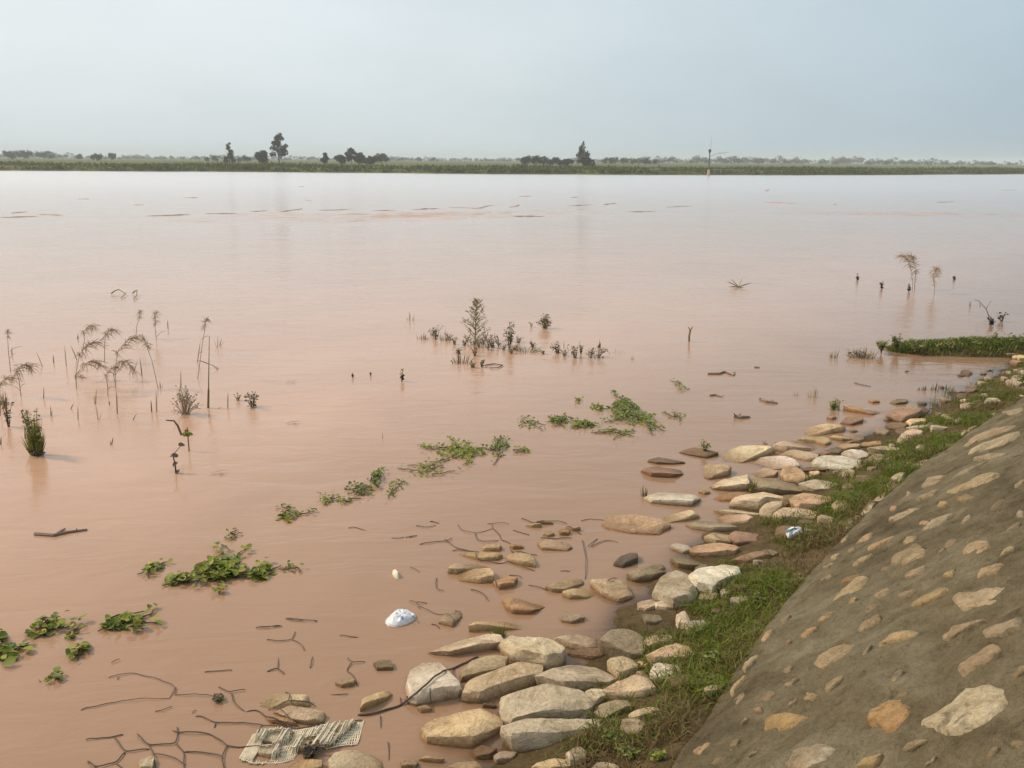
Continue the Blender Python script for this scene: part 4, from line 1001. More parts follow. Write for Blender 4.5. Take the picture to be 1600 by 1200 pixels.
# shrubs on the edge of the far bank
shr = tree('shrub', 'low dark green shrub on the edge of the far bank', 'shrub', (0, 170, 0.3), 0.9, 2.2, 'round', 260, 'shrubs on the edge of the far bank', seed=5)
su = [352, 372, 388, 402, 425, 446, 470, 492, 515, 548, 580, 612, 640, 668, 690, 703, 716, 729, 742, 756, 770, 786, 804, 822, 845, 868, 890, 915, 942, 968, 1005, 1035, 1145, 1240, 1275, 1355, 1402, 1410, 1470, 1503, 1509, 1553]
for i, u in enumerate(su):
    r = shr if i == 0 else copy_thing(shr)
    p = at(u, np.interp(u, [q[0] for q in FB], [q[1] for q in FB]) - 0.4, 0.0); s = rt.uniform(0.6, 1.15) * (1.5 if u in (1503, 1509) else 1)
    r.location = (p.x, float(bank_y(p.x)) + rt.uniform(0.8, 3.5), 0.35); r.scale = (s * rt.uniform(.9, 1.6), s, s * rt.uniform(.7, 1.0)); r.rotation_euler = (0, 0, rt.random() * 6)

# ------------------------------------------------------------------ marker pole in the river
p = at(1107, 274.5, 0.0); kk = p.y / FPX
pole = empty('marker_pole', p); tag(pole, 'dark pole on a pale yellow footing standing in the water by the far bank', 'pole')
mb = MB(); mb.tube([(0, 0, -0.6), (0, 0, 8.5 * kk)], 0.24, 0.22, 10); mb.tube([(0, 0, 8.5 * kk), (0, 0, 9.2 * kk)], 0.17, 0.13, 10); f = mb.obj('footing', M_CONC, pole); f.location = (0, 0, 0)
mb = MB(); mb.tube([(0, 0, 8.8 * kk), (0.02, 0, 39 * kk)], 0.10, 0.08, 8); f = mb.obj('shaft', M_POLE, pole); f.location = (0, 0, 0)
mb = MB()
for k in range(4):
    a = k * 1.57 + 0.4; mb.tube([(0, 0, 32 * kk), (math.cos(a) * 2.6 * kk, math.sin(a) * 2.6 * kk, 38 * kk)], 0.06, 0.06, 5)
mb.tube([(0, 0, 33 * kk), (0, 0, 35 * kk), (0, 0, 38 * kk), (0, 0, 38.6 * kk)], 0.12, 0.24, 9)
f = mb.obj('lantern_cage', M_POLE, pole); f.location = (0, 0, 0)
mb = MB(); mb.tube([(0.1, 0, 38 * kk), (0.25, 0, 60 * kk)], 0.022, 0.008, 5); f = mb.obj('antenna', M_POLE, pole); f.location = (0, 0, 0)
mb = MB(); mb.tube([(0, 0, 28 * kk), (8 * kk, 0, 31.5 * kk), (14 * kk, 0, 33.2 * kk), (29 * kk, 0, 34.5 * kk)], 0.03, 0.02, 5); mb.tube([(14 * kk, 0, 33.2 * kk), (25 * kk, 0, 34.2 * kk)], 0.045, 0.025, 5)
f = mb.obj('side_arm', M_POLE, pole); f.location = (0, 0, 0)

# ------------------------------------------------------------------ grass strip at the foot of the slope, and the spit
def strip_points(n):
    P = []
    I = NP.integers(10, len(FP) - 2, n); D = NP.random(n) ** 0.85
    fp = np.array([(q.x, q.y) for q in FP]); up = np.array([(q.x, q.y) for q in UPD])
    wid = np.interp(fp[I, 1], [2, 3.5, 4.5, 5.5, 6.5, 7.5, 8.5, 9.5, 12, 20], [0.60, 0.60, 0.58, 0.56, 0.58, 0.52, 0.56, 0.66, 0.8, 1.0])
    d = D * wid * (1 + 0.25 * np.sin(fp[I, 0] * 9) + 0.2 * np.sin(fp[I, 1] * 13)) - 0.02
    q = fp[I] - up[I] * d[:, None] + NP.normal(size=(n, 2)) * 0.015
    return q[:, 0], q[:, 1], d
def noise2(x, y, s, seed): return np.array([noise.noise(Vector((a * s, b * s, seed))) for a, b in zip(x, y)])
n = 300000
x, y, d = strip_points(n)
k = (y > 2.0) & (y < 16) & (np.hypot(x, y) < 17); x, y, d = x[k], y[k], d[k]
den = noise2(x, y, 2.3, 1.5) + 0.5 * noise2(x, y, 6.5, 4.2); dry = noise2(x, y, 1.4, 9.0) + 0.4 * noise2(x, y, 5, 3)
keep = NP.random(len(x)) < np.clip(0.55 + 1.6 * den, 0.06, 1) * np.clip(1.3 - d / 0.62, 0.12, 1)
x, y, d, dry, den = x[keep], y[keep], d[keep], dry[keep], den[keep]; n = len(x)
z = ground_np(x, y) - 0.004; wetz = z > -0.03; x, y, d, dry, den, z = x[wetz], y[wetz], d[wetz], dry[wetz], den[wetz], z[wetz]; n = len(x)
G = np.array([0.195, 0.215, 0.022]); G2 = np.array([0.110, 0.155, 0.018]); B1 = np.array([0.25, 0.18, 0.075]); B2 = np.array([0.15, 0.095, 0.04])
r = NP.random(n)[:, None]; cc = G * r + G2 * (1 - r)
isdry = NP.random(n) < np.clip(0.38 + 1.2 * dry, 0.08, 0.92)
r2 = NP.random(n)[:, None]; cc = np.where(isdry[:, None], B1 * r2 + B2 * (1 - r2), cc); cc *= NP.uniform(0.75, 1.25, n)[:, None]
H = np.clip(NP.normal(0.048, 0.022, n) + 0.055 * noise2(x, y, 4.5, 7.7), 0.010, 0.14)
me = blades_mesh('bank_grass', np.stack([x, y, z], -1), H, NP.uniform(0.0035, 0.0075, n), NP.uniform(0.3, 1.6, n), cc, M_GRASS)
o = bpy.data.objects.new('bank_grass', me); col.objects.link(o); tag(o, kind='stuff')
n = 16000
x = SPIT.x + NP.uniform(-1.15, 4.0, n); y = SPIT.y + NP.normal(0, 0.24, n)
z = ground_np(x, y); lump = 0.6 + 0.6 * np.sin(x * 5.1) * np.sin(x * 2.3 + 1)
k = (z > -0.015) & (NP.random(n) < 0.35 + 0.6 * lump); x, y, z, lump = x[k], y[k], z[k], lump[k]; n = len(x)
r = NP.random(n)[:, None]; cc = (np.array([0.19, 0.22, 0.035]) * r + np.array([0.095, 0.13, 0.028]) * (1 - r)) * NP.uniform(0.7, 1.3, n)[:, None]
me = blades_mesh('spit_grass', np.stack([x, y, z - 0.005], -1), NP.uniform(0.03, 0.09, n) + 0.035 * lump, NP.uniform(0.008, 0.016, n), NP.uniform(0.3, 1.2, n), cc, M_GRASS)
o = bpy.data.objects.new('spit_grass', me); col.objects.link(o); tag(o, kind='stuff')

# ------------------------------------------------------------------ air
hz = MB(); x0, x1, y0, y1, z0, z1 = -1500, 1500, -120, 3400, -4.0, 16
hz.add([(x0, y0, z0), (x1, y0, z0), (x1, y1, z0), (x0, y1, z0), (x0, y0, z1), (x1, y0, z1), (x1, y1, z1), (x0, y1, z1)], [(3, 2, 1, 0), (4, 5, 6, 7), (0, 1, 5, 4), (1, 2, 6, 5), (2, 3, 7, 6), (3, 0, 4, 7)])
mh = bpy.data.materials.new('haze'); mh.use_nodes = True; n_ = mh.node_tree; n_.nodes.remove(n_.nodes['Principled BSDF'])
pv = n_.nodes.new('ShaderNodeVolumePrincipled'); pv.inputs['Color'].default_value = (0.86, 0.93, 1.0, 1); pv.inputs['Density'].default_value = 0.0006; pv.inputs['Anisotropy'].default_value = 0.0
n_.links.new(pv.outputs[0], n_.nodes['Material Output'].inputs['Volume'])
o = hz.obj('haze', mh); tag(o, kind='stuff')

# ------------------------------------------------------------------ plants standing in the flood
PR = random.Random(31)
def prand(a, b): return PR.uniform(a, b)
def top_at(base, c, x, y):
    """the point above the base plant whose picture position is (x, y): same distance from the camera plane"""
    u, v = cp(c, x, y); d = raydir(u, v); k = (base - CAM).dot(f_) / d.dot(f_); return CAM + d * k
def finish(root, parts):
    for name, mb, m in parts:
        if mb.v:
            o = mb.obj(name, m, root); o.location = -root.location
def plant(name, label, cat, base, group=None):
    r = empty(name, base); tag(r, label, cat, group); return r
def plume(mb, a, b, w, n=26):
    w *= 1.7; n = int(n * 2.6)
    a = Vector(a); b = Vector(b)
    for i in range(n):
        k = i / n; p = a.lerp(b, k) + Vector((0, 0, w * 0.5 * math.sin(k * 3.14)))
        d = (b - a) * prand(0.12, 0.30) + Vector((prand(-w, w), prand(-w, w), prand(-w * 1.2, w * .5)))
        mb.blade(p, p + d, w * 0.095, w * 0.2, 2)
# (label, base px, tip px or None, plume from-to px or None)   crop L
RD = [
 ('reed with a feathery plume bent to the right, largest of the left bank of reeds', (395, 560), None, ((395, 480), (415, 375), (540, 310))),
 ('reed with a thick drooping plume right of the largest plume', (600, 560), None, ((600, 460), (612, 370), (700, 300))),
 ('reed with a flat grey plume above the largest plume', (415, 400), None, ((440, 300), (435, 265), (505, 235))),
 ('reed with a dark tipped plume between the flat grey plume and the thick drooping one', (540, 420), None, ((545, 320), (550, 275), (615, 255))),
 ('bent reed with a sagging plume that droops down and right', (400, 520), None, ((390, 490), (440, 430), (530, 450))),
 ('pale reed plume hanging low to its right', (600, 520), None, ((590, 480), (620, 420), (690, 465))),
 ('ragged pale reed plume leaning away at the lower middle of the reeds', (390, 500), None, ((390, 490), (430, 500), (470, 570))),
 ('short ragged reed head low among the reeds', (560, 600), None, ((560, 540), (550, 490), (590, 455))),
 ('reed with a broad pale plume near the left edge', (110, 600), None, ((100, 520), (85, 470), (185, 435))),
 ('low curled reed plume at the very left edge', (0, 700), None, ((0, 640), (-10, 550), (60, 510))),
 ('thin straight reed with a short plume, right of the drooping plume', (700, 300), (742, 150), ((706, 230), (725, 190), (745, 150))),
 ('thin upright reed stalk with a brown plume', (815, 300), (806, 165), ((815, 260), (810, 220), (806, 165))),
 ('tall thin reed leaning left with a dark plume part way up', (830, 560), (740, 270), ((790, 380), (775, 345), (752, 290))),
 ('tall slender reed with a small dark plume at its leaning tip', (1020, 510), (1075, 195), ((1052, 270), (1060, 240), (1078, 195))),
 ('reed with a curved tip at the far left edge', (55, 470), (38, 255), ((50, 310), (45, 290), (36, 255))),
]
GR = 'reeds drowned in the shallows at the left'
for lb, b, tip, pl in RD:
    B = at(*cp('L', *b)); r = plant('reed', lb, 'reed', B, GR); s = MB(); h = MB(); bl = MB()
    if tip: T = top_at(B, 'L', *tip); s.tube([B - Vector((0, 0, .1)), B.lerp(T, .5) + Vector((prand(-.02, .02), prand(-.03, .03), 0)), T], 0.0045, 0.0025, 5)
    q = [top_at(B, 'L', *p) for p in pl]
    if not tip: s.tube([B - Vector((0, 0, .1)), q[0], q[1]], 0.0045, 0.003, 5)
    ln = (q[2] - q[1]).length; plume(h, q[1], q[2] + Vector((0, prand(-.1, .1), 0)), min(0.06, 0.34 * ln), 28); plume(h, q[0].lerp(q[1], .7), q[1], min(.04, 0.25 * ln), 8)
    for k in range(2):
        p = B.lerp(q[0], prand(.3, .9)); bl.blade(p, p + Vector((prand(-.16, .16), prand(-.15, .15), prand(.02, .14))), 0.010, .03, 3)
    finish(r, [('stalk', s, M_REED), ('plume', h, M_REED), ('blade', bl, M_REED)])
STK = [((345, 440), (335, 320)), ((280, 425), (276, 372)), ((225, 440), (185, 355)), ((405, 410), (365, 320)), ((402, 300), (406, 265)), ((495, 640), (502, 548)), ((512, 720), (500, 650)), ((1132, 345), (1135, 275)),
       ((1140, 335), (1155, 290)), ((1185, 660), (1187, 562)), ((740, 490), (728, 390)), ((835, 555), (832, 515)), ((790, 680), (785, 605)), ((570, 640), (568, 612)), ((610, 690), (606, 560)), ((360, 665), (385, 625)),
       ((405, 720), (405, 640)), ((265, 700), (262, 640)), ((225, 610), (228, 540)), ((815, 680), (812, 560)), ((940, 560), (942, 455)), ((1025, 420), (1045, 300)), ((680, 720), (715, 680)), ((875, 245), (872, 195)), ((690, 480), (720, 395)), ((575, 850), (590, 805)),
       ((60, 380), (62, 335)), ((0, 850), (6, 800)), ((130, 820), (128, 740)), ((1150, 460), (1100, 430))]
for b, t in STK:
    B = at(*cp('L', *b)); T = top_at(B, 'L', *t); mb = MB(); sd_ = Vector((1, 0.15, 0))
    mb.blade(B - Vector((0, 0, 0.04)), T, 0.017, prand(0, .02), 4, side=sd_)
    if prand(0, 1) < .5: mb.blade(B - Vector((0, 0, 0.04)), B.lerp(T, .7) + Vector((prand(-.06, .06), 0, 0)), 0.010, 0.01, 3, side=sd_)
    o = mb.obj('reed', PR.choice([M_REED, M_REED, M_DARK, M_WEED]), None, B); tag(o, 'thin single reed blade poking out of the water among the plumed reeds', 'reed', 'single reed blades at the left')

def clump(name, label, cat, c, base, w, h, n, mats, bw=0.012, spread=0.5, group=None, curl=0.3, z=0.0):
    u, v = cp(c, *base); B = at(u, v, z); px = CROPS[c][2]; k = (B - CAM).dot(f_) / FPX; W = w / px * k; H = h / px * k
    if c in 'MK': W *= 1.25; n = int(n * 1.4)
    r = plant(name, label, cat, B, group); mbs = [MB() for _ in mats]
    n = int(n * 1.9)
    for i in range(n):
        a = PR.random() * 6.28; rr = math.sqrt(PR.random()) * W * 0.38; p = B + Vector((math.cos(a) * rr, math.sin(a) * rr * 0.7, -0.03))
        hh = H * prand(0.3, 1.0) * (1 - 0.65 * rr / (W * .38 + 1e-6) * prand(.3, 1)); lx = math.cos(a) * W * spread * prand(.1, 1) * (.3 + rr / (W * .38 + 1e-6)) * .5
        T = p + Vector((lx, math.sin(a) * W * spread * .4 * prand(0, 1), hh + .03)); mbs[i % len(mats)].blade(p, T, bw, curl * W * 0.2 * prand(0, 1), 3)
    finish(r, [('blades', m, q) for m, q in zip(mbs, mats)])
    return r
def leafy(name, label, cat, c, base, w, h, n, mats, ls=0.03, stems=5, group=None, z=0.0):
    u, v = cp(c, *base); B = at(u, v, z); px = CROPS[c][2]; k = (B - CAM).dot(f_) / FPX; W = w / px * k; H = h / px * k
    if c in 'MK': W *= 1.25; n = int(n * 1.4)
    r = plant(name, label, cat, B, group); st = MB(); mbs = [MB() for _ in mats]; n = int(n * 1.8); stems = stems + 2
    for s in range(stems):
        a = PR.random() * 6.28; e = Vector((math.cos(a) * W * .5 * prand(.2, 1), math.sin(a) * W * .3, H * prand(.55, 1.2)))
        st.tube([B - Vector((0, 0, .05)), B + e * .5 + Vector((0, 0, .03 * H)), B + e], 0.004, 0.002, 4)
        for i in range(n // stems):
            t = prand(.15, 1); p = B + e * t + Vector((prand(-1, 1), prand(-1, 1), prand(-.6, .6))) * W * .15
            p.z = max(p.z, B.z + .004)
            mbs[PR.randrange(len(mats))].leaf(p, ls * prand(.4, .95), (prand(-.6, .6), prand(-.8, .3), 1), PR.random() * 6.28)
    finish(r, [('stem', st, M_STEM)] + [('leaves', m, q) for m, q in zip(mbs, mats)]); return r
clump('grass_clump', 'upright yellow green grass clump at the left with its reflection below', 'grass clump', 'L', (190, 902), 62, 275, 90, [M_GREEN, M_WEED, M_GREEN, M_VINE], .011, 1.5)
leafy('weed', 'bushy leaves in the heart of the yellow green grass clump', 'weed', 'L', (190, 902), 120, 235, 120, [M_GREEN, M_VINE, M_WEED], .035, 9)
leafy('weed', 'dark leaves at the foot of the yellow green grass clump', 'weed', 'L', (195, 905), 130, 40, 20, [M_DARK], .03)
leafy('weed', 'dark weed at the left edge beside the yellow green grass clump', 'weed', 'L', (45, 755), 60, 160, 26, [M_DARK, M_WEED], .035, 4)
clump('grass_clump', 'dull grass clump cut by the left edge of the picture', 'grass clump', 'L', (15, 640), 60, 90, 26, [M_WEED, M_REED], .012, .5)
def twig_bush(name, label, c, base, w, h, n, m, leaf=0.0):
    B = at(*cp(c, *base)); px = CROPS[c][2]; k = (B - CAM).dot(f_) / FPX; W = w / px * k; H = h / px * k
    r = plant(name, label, 'shrub', B); tw = MB(); lf = MB()
    for i in range(n):
        a = PR.random() * 6.28; e = prand(.15, 1.4); d = Vector((math.cos(a) * math.cos(e) * W * .5, math.sin(a) * math.cos(e) * W * .4, math.sin(e) * H)) * prand(.75, 1)
        m1 = B + d * .5 + Vector((prand(-.02, .02), prand(-.02, .02), 0.03 * H)); tw.tube([B - Vector((0, 0, .04)), m1, B + d], .0035, .0015, 4, False)
        for q in range(3):
            p = B + d * prand(.5, 1); e2 = d.normalized() * W * .10 + Vector((prand(-1, 1), prand(-1, 1), prand(-1, 1))) * W * .09; tw.tube([p, p + e2], .002, .001, 3, False)
            if leaf: lf.leaf(p + e2, leaf * prand(.5, 1.1), (prand(-1, 1), prand(-1, 1), 1), PR.random() * 6)
    finish(r, [('twigs', tw, m), ('leaves', lf, m)])
twig_bush('twiggy_shrub', 'round brown twiggy shrub with a mirror image under it, among the reeds', 'L', (965, 690), 165, 150, 46, M_REED, .02)
B = at(*cp('L', 1080, 660)); r = plant('reed', 'tallest bare stalk right of the round twiggy shrub', 'reed', B); s = MB(); b = MB()
T = top_at(B, 'L', 1090, 285); s.tube([B - Vector((0, 0, .1)), top_at(B, 'L', 1086, 560)], .014, .010, 6); s.tube([top_at(B, 'L', 1086, 560), top_at(B, 'L', 1088, 420), T], .006, .003, 5)
for p, q in (((1085, 690), (1162, 645)), ((1085, 430), (1025, 405)), ((1090, 430), (1150, 455))): b.blade(top_at(B, 'L', *p), top_at(B, 'L', *q), .012, .01, 3)
finish(r, [('stalk', s, M_WEED), ('blade', b, M_DARK)])
leafy('weed', 'low tuft of brown leaves right of the tallest bare stalk', 'weed', 'L', (1315, 655), 120, 75, 34, [M_WEED, M_DARK], .04, 6)
leafy('weed', 'small dull sprig left of the low brown leaf tuft', 'weed', 'L', (1240, 620), 40, 40, 10, [M_REED, M_WEED], .03, 3)
B = at(*cp('L', 985, 885)); r = plant('bent_plant', 'bent over green brown stem arching left below the twiggy shrub', 'plant', B); s = MB(); l = MB()
s.tube([B - Vector((0, 0, .05)), top_at(B, 'L', 978, 800), top_at(B, 'L', 975, 760)], .006, .004, 5); s.tube([top_at(B, 'L', 945, 800), top_at(B, 'L', 925, 750), top_at(B, 'L', 905, 725), top_at(B, 'L', 865, 722)], .010, .006, 5)
for q in ((975, 800), (960, 795), (990, 795), (972, 780)): l.leaf(top_at(B, 'L', *q), .045, (prand(-.5, .5), -.6, 1), prand(0, 6))
finish(r, [('stem', s, M_STEM), ('leaves', l, M_VINE)])
B = at(*cp('L', 915, 1000)); r = plant('weed', 'small dark knotty weed stem below the bent over stem', 'weed', B); s = MB(); l = MB()
s.tube([B - Vector((0, 0, .05)), top_at(B, 'L', 912, 950), top_at(B, 'L', 900, 905), top_at(B, 'L', 945, 850)], .008, .004, 5)
for q in ((900, 905), (912, 905), (925, 990), (945, 850), (912, 950)): l.leaf(top_at(B, 'L', *q), .05, (prand(-.5, .5), -.5, 1), prand(0, 6))
finish(r, [('stem', s, M_DARK), ('leaves', l, M_DARK)])
for lb, pts in (('curved green grass blade lying alone on the water, left of the pair', [(580, 62), (620, 55), (655, 68), (630, 85)]), ('small hooked green grass blade lying on the water, right of the pair', [(690, 62), (715, 60), (712, 78), (695, 92)])):
    P = [at(*cp('L', *p), .02) for p in pts]; mb = MB(); mb.tube([P[0], P[0].lerp(P[1], .5) + Vector((0, 0, .04)), P[1] + Vector((0, 0, .05)), P[2] + Vector((0, 0, .02)), P[3]], .012, .006, 5)
    o = mb.obj('floating_grass', M_GREEN, None, P[0]); tag(o, lb, 'grass blade')
for lb, x, y in (('small brown scrap of reed floating right of the low leaf tuft', 1515, 525), ('tan scrap of reed floating below the other scrap', 1525, 738), ('brown floating leaf scrap below the bent over stem', 1138, 998)):
    p = at(*cp('L', x, y), .01); mb = MB(); mb.blade(p - Vector((.06, 0, 0)), p + Vector((.07, .05, .02)), .03, .01, 3, side=Vector((0, 1, .1))); mb.blade(p, p + Vector((.06, -.05, .01)), .02, .01, 3, side=Vector((0, 1, .1)))
    o = mb.obj('leaf_litter', M_REED, None, p); tag(o, lb, 'leaf')

# ---- the cluster of weeds in the middle (crop M)
B = at(*cp('M', 700, 245)); r = plant('conical_weed', 'tall cone shaped weed like a little fir in the middle cluster', 'weed', B); s = MB(); l = MB()
T = top_at(B, 'M', 705, 78); H = (T - B).length; s.tube([B - Vector((0, 0, .05)), B.lerp(T, .5), T], .010, .004, 5)
for i in range(34):
    t = (i + 1) / 35; a = i * 2.4; p = B.lerp(T, t); L = H * .34 * (1 - t) ** .7 * prand(.6, 1.1) + .03; e = Vector((math.cos(a) * L, math.sin(a) * L * .7, L * prand(.5, 1.0))); s.tube([p, p + e * .6, p + e], .004, .002, 4, False)
    for k in range(13):
        q = p + e * prand(.2, 1.08) + Vector((prand(-1, 1), prand(-1, 1), prand(-1, 1))) * .012; l.blade(q, q + Vector((prand(-1, 1), prand(-1, 1), prand(-.2, 1.2))) * .042, .013, 0, 2)
finish(r, [('stem', s, M_WEED), ('leaves', l, M_WEED)])
leafy('weed', 'tangled brown weed spreading at the foot of the cone shaped weed', 'weed', 'M', (690, 262), 130, 40, 40, [M_REED, M_WEED], .03, 8)
clump('weed_clump', 'leftmost thin dry stalks of the middle cluster', 'weed', 'M', (480, 240), 45, 45, 8, [M_WEED, M_REED], .012, .4)
leafy('weed', 'small dark green weed between the leftmost stalks and the cone shaped weed', 'weed', 'M', (535, 240), 55, 50, 26, [M_DARK, M_WEED], .03, 5)
clump('weed_clump', 'curved grassy stalks just left of the cone shaped weed', 'weed', 'M', (572, 245), 40, 70, 10, [M_WEED, M_REED], .012, .5)
clump('weed_clump', 'forked brown stalks in front of the cone shaped weed', 'weed', 'M', (640, 340), 70, 80, 12, [M_WEED, M_DARK], .014, .7)
leafy('weed', 'rounded olive weed right of the cone shaped weed', 'weed', 'M', (772, 275), 50, 60, 44, [M_WEED, M_WEED, M_GREEN], .03, 6)
leafy('weed', 'tall arching weed right of the rounded olive weed', 'weed', 'M', (845, 275), 60, 115, 60, [M_WEED, M_DARK], .035, 5)
clump('weed_clump', 'spray of curled grass blades at the right of the arching weed', 'weed', 'M', (905, 290), 105, 52, 26, [M_WEED, M_REED, M_GREEN], .010, .8, curl=.8)
twig_bush('round_bush', 'round fuzzy bush standing apart behind the middle cluster', 'M', (990, 195), 66, 60, 40, M_WEED, .03)
leafy('weed', 'tiny sprig left of the round fuzzy bush', 'weed', 'M', (935, 190), 18, 20, 6, [M_WEED], .03, 2)
leafy('weed', 'spiky dark weed right of the curled grass spray', 'weed', 'M', (1045, 298), 62, 42, 34, [M_DARK, M_WEED], .03, 7)
clump('weed_clump', 'leaning bare twig above the spiky dark weed', 'weed', 'M', (1078, 280), 20, 55, 2, [M_DARK], .012, .3)
leafy('weed', 'greener leafy weed right of the spiky dark weed', 'weed', 'M', (1115, 318), 55, 50, 34, [M_VINE2, M_WEED, M_DARK], .03, 5)
leafy('weed', 'low weed with arching tips at the right end of the middle cluster', 'weed', 'M', (1208, 316), 75, 36, 30, [M_WEED, M_DARK], .03, 6)
clump('weed_clump', 'single purple brown spike behind the low arching weed', 'weed', 'M', (1217, 275), 12, 48, 4, [M_DARK], .022, .1)
leafy('weed', 'small drowned weed head in front of the forked stalks', 'weed', 'M', (690, 358), 30, 30, 14, [M_WEED], .03, 3)
leafy('weed', 'darker drowned weed head right of the other drowned head', 'weed', 'M', (728, 358), 26, 32, 16, [M_DARK, M_WEED], .03, 3)
P = [at(*cp('M', *p), .012) for p in ((740, 348), (780, 342), (815, 348), (795, 358), (760, 360))]; mb = MB(); mb.tube(P, .008, .005, 5); o = mb.obj('floating_straw', M_WEED, None, P[0]); tag(o, 'thin floating stem bent into a flat loop in front of the middle cluster', 'stem')
leafy('weed', 'lone dark sprig with a white speck left of the middle cluster', 'weed', 'M', (393, 416), 22, 52, 14, [M_DARK, M_DARK, M_VINE], .035, 2)
leafy('weed', 'tiny dark weed tip farthest left of the lone dark sprig', 'weed', 'M', (190, 400), 14, 24, 5, [M_DARK], .03, 1)
leafy('weed', 'tiny pale weed tip between the dark tip and the lone sprig', 'weed', 'M', (264, 394), 14, 20, 4, [M_REED], .03, 1)
clump('weed_clump', 'faint dotted reed above and left of the middle cluster', 'weed', 'M', (432, 160), 34, 62, 5, [M_REED], .010, .3)
clump('weed_clump', 'single thin straw standing alone below the lone sprig', 'weed', 'M', (316, 655), 8, 68, 1, [M_GREEN], .010, .05)
leafy('weed', 'small dark bit of weed between the curled spray and spiky weed', 'weed', 'M', (982, 302), 20, 14, 6, [M_DARK], .03, 2)
clump('weed_clump', 'faint wisps right of the low arching weed', 'weed', 'M', (1290, 300), 60, 36, 5, [M_REED], .008, .8)
clump('weed_clump', 'short faint wisp farther right of the low arching weed', 'weed', 'M', (1355, 325), 20, 28, 3, [M_REED], .008, .4)
for x, y in ((520, 225), (590, 240), (612, 262), (630, 300), (655, 268), (715, 275), (735, 262), (755, 285), (800, 270), (818, 285), (865, 285), (880, 255), (700, 310), (665, 250), (745, 240), (850, 300), (940, 275), (1070, 310), (1140, 300), (1180, 315)):
    leafy('weed', 'small brown drowned weed filling the gaps of the middle cluster', 'weed', 'M', (x, y), prand(26, 44), prand(22, 44), 18, [M_WEED, M_REED, M_DARK], .026, 4, 'small weeds between the plants of the middle cluster')
# ---- right side (crop K)
B = at(*cp('K', 50, 455)); r = plant('stake', 'short dark stake with a forked top and its reflection', 'stake', B); s = MB()
s.tube([B - Vector((0, 0, .1)), top_at(B, 'K', 50, 430), top_at(B, 'K', 55, 400)], .016, .013, 6); f = MB(); f.tube([top_at(B, 'K', 55, 405), top_at(B, 'K', 46, 388)], .010, .006, 5); f.tube([top_at(B, 'K', 55, 405), top_at(B, 'K', 66, 386)], .010, .006, 5)
finish(r, [('post', s, M_WEED), ('fork', f, M_WEED)])
B = at(*cp('K', 278, 205)); r = plant('palm_like_weed', 'fan of flat pale blades lying on the water at the right', 'weed', B); s = MB()
for p in ((220, 178), (240, 165), (345, 185), (300, 158), (280, 145), (230, 205), (330, 218), (265, 225), (255, 180)): s.blade(B + Vector((0, 0, .01)), top_at(B, 'K', *p) + Vector((0, 0, .02)), .035, .01, 3, side=Vector((0, .3, 1)))
finish(r, [('blades', s, M_WEED)])
for lb, b, t, pl in (('tall plumed reed at the far right, left of the shorter one', (1085, 215), None, ((1085, 180), (1075, 110), (1030, 60))), ('second plume leaning right beside the tall plumed reed', (1095, 215), None, ((1095, 180), (1098, 130), (1075, 55))), ('shorter plumed reed right of the tall plumed pair', (1185, 235), None, ((1186, 200), (1180, 165), (1195, 115)))):
    B = at(*cp('K', *b)); r = plant('reed', lb, 'reed', B); s = MB(); h = MB(); q = [top_at(B, 'K', *p) for p in pl]; s.tube([B - Vector((0, 0, .1)), q[0], q[1]], .008, .005, 5); plume(h, q[1], q[2], .09, 30); plume(h, q[0], q[1], .05, 14); finish(r, [('stalk', s, M_REED), ('plume', h, M_REED)])
for lb, x, y, w_, h_ in (('small dark weed head left of the plumed reeds, farther left of two', 828, 172, 16, 24), ('small dark weed head just left of the tall plumed reed', 942, 210, 24, 36), ('dark weed head at the foot of the tall plumed reed', 1066, 224, 24, 32), ('tiny weed speck right of the shorter plumed reed', 1275, 168, 14, 14),
                        ('dark clump at the foot of thin forked twigs at the right', 1445, 380, 34, 36), ('larger dark brown clump right of the forked twigs', 1497, 362, 50, 42)):
    leafy('weed', lb, 'weed', 'K', (x, y), w_, h_, 18, [M_DARK], .05, 4)
B = at(*cp('K', 1438, 340)); r = plant('twig', 'thin forked twigs rising over the dark clump at the right', 'twig', B); s = MB()
s.tube([B, top_at(B, 'K', 1425, 305), top_at(B, 'K', 1448, 265)], .008, .004, 4); s.tube([top_at(B, 'K', 1425, 305), top_at(B, 'K', 1398, 275)], .006, .004, 4); s.tube([top_at(B, 'K', 1398, 298), top_at(B, 'K', 1395, 268), top_at(B, 'K', 1370, 262)], .006, .004, 4); finish(r, [('branch', s, M_WEED)])
clump('weed_clump', 'lone short twig left of the forked twigs', 'twig', 'K', (1355, 292), 14, 52, 2, [M_WEED], .016, .2)
clump('weed_clump', 'small dry weed left of the dull tuft by the grassy spit', 'weed', 'K', (718, 530), 34, 62, 8, [M_WEED, M_REED], .012, .5)
clump('weed_clump', 'dull brown tuft at the left tip of the grassy spit', 'weed', 'K', (850, 528), 115, 70, 34, [M_WEED, M_REED], .014, .6)
leafy('weed', 'dark leaves at the base of the dull brown tuft', 'weed', 'K', (850, 530), 100, 24, 20, [M_DARK], .035, 6)
for lb, x, y, w_, h_ in (('first leafy weed at the left end of the grassy spit', 940, 495, 60, 40), ('taller weed rising from the left end of the grassy spit', 1012, 490, 50, 70), ('bushy weed over the thick part of the spit', 1110, 500, 80, 50), ('weed standing up near the middle of the grassy spit', 1240, 495, 70, 45),
                        ('weed in the right half of the grassy spit', 1380, 490, 80, 45), ('tall weed near the right end of the grassy spit', 1470, 480, 50, 55), ('weed at the right edge on the grassy spit', 1560, 485, 80, 55)):
    leafy('weed', lb, 'weed', 'K', (x, y), w_, h_, 70, [M_VINE2, M_WEED, M_VINE], .04, 8, z=.05)
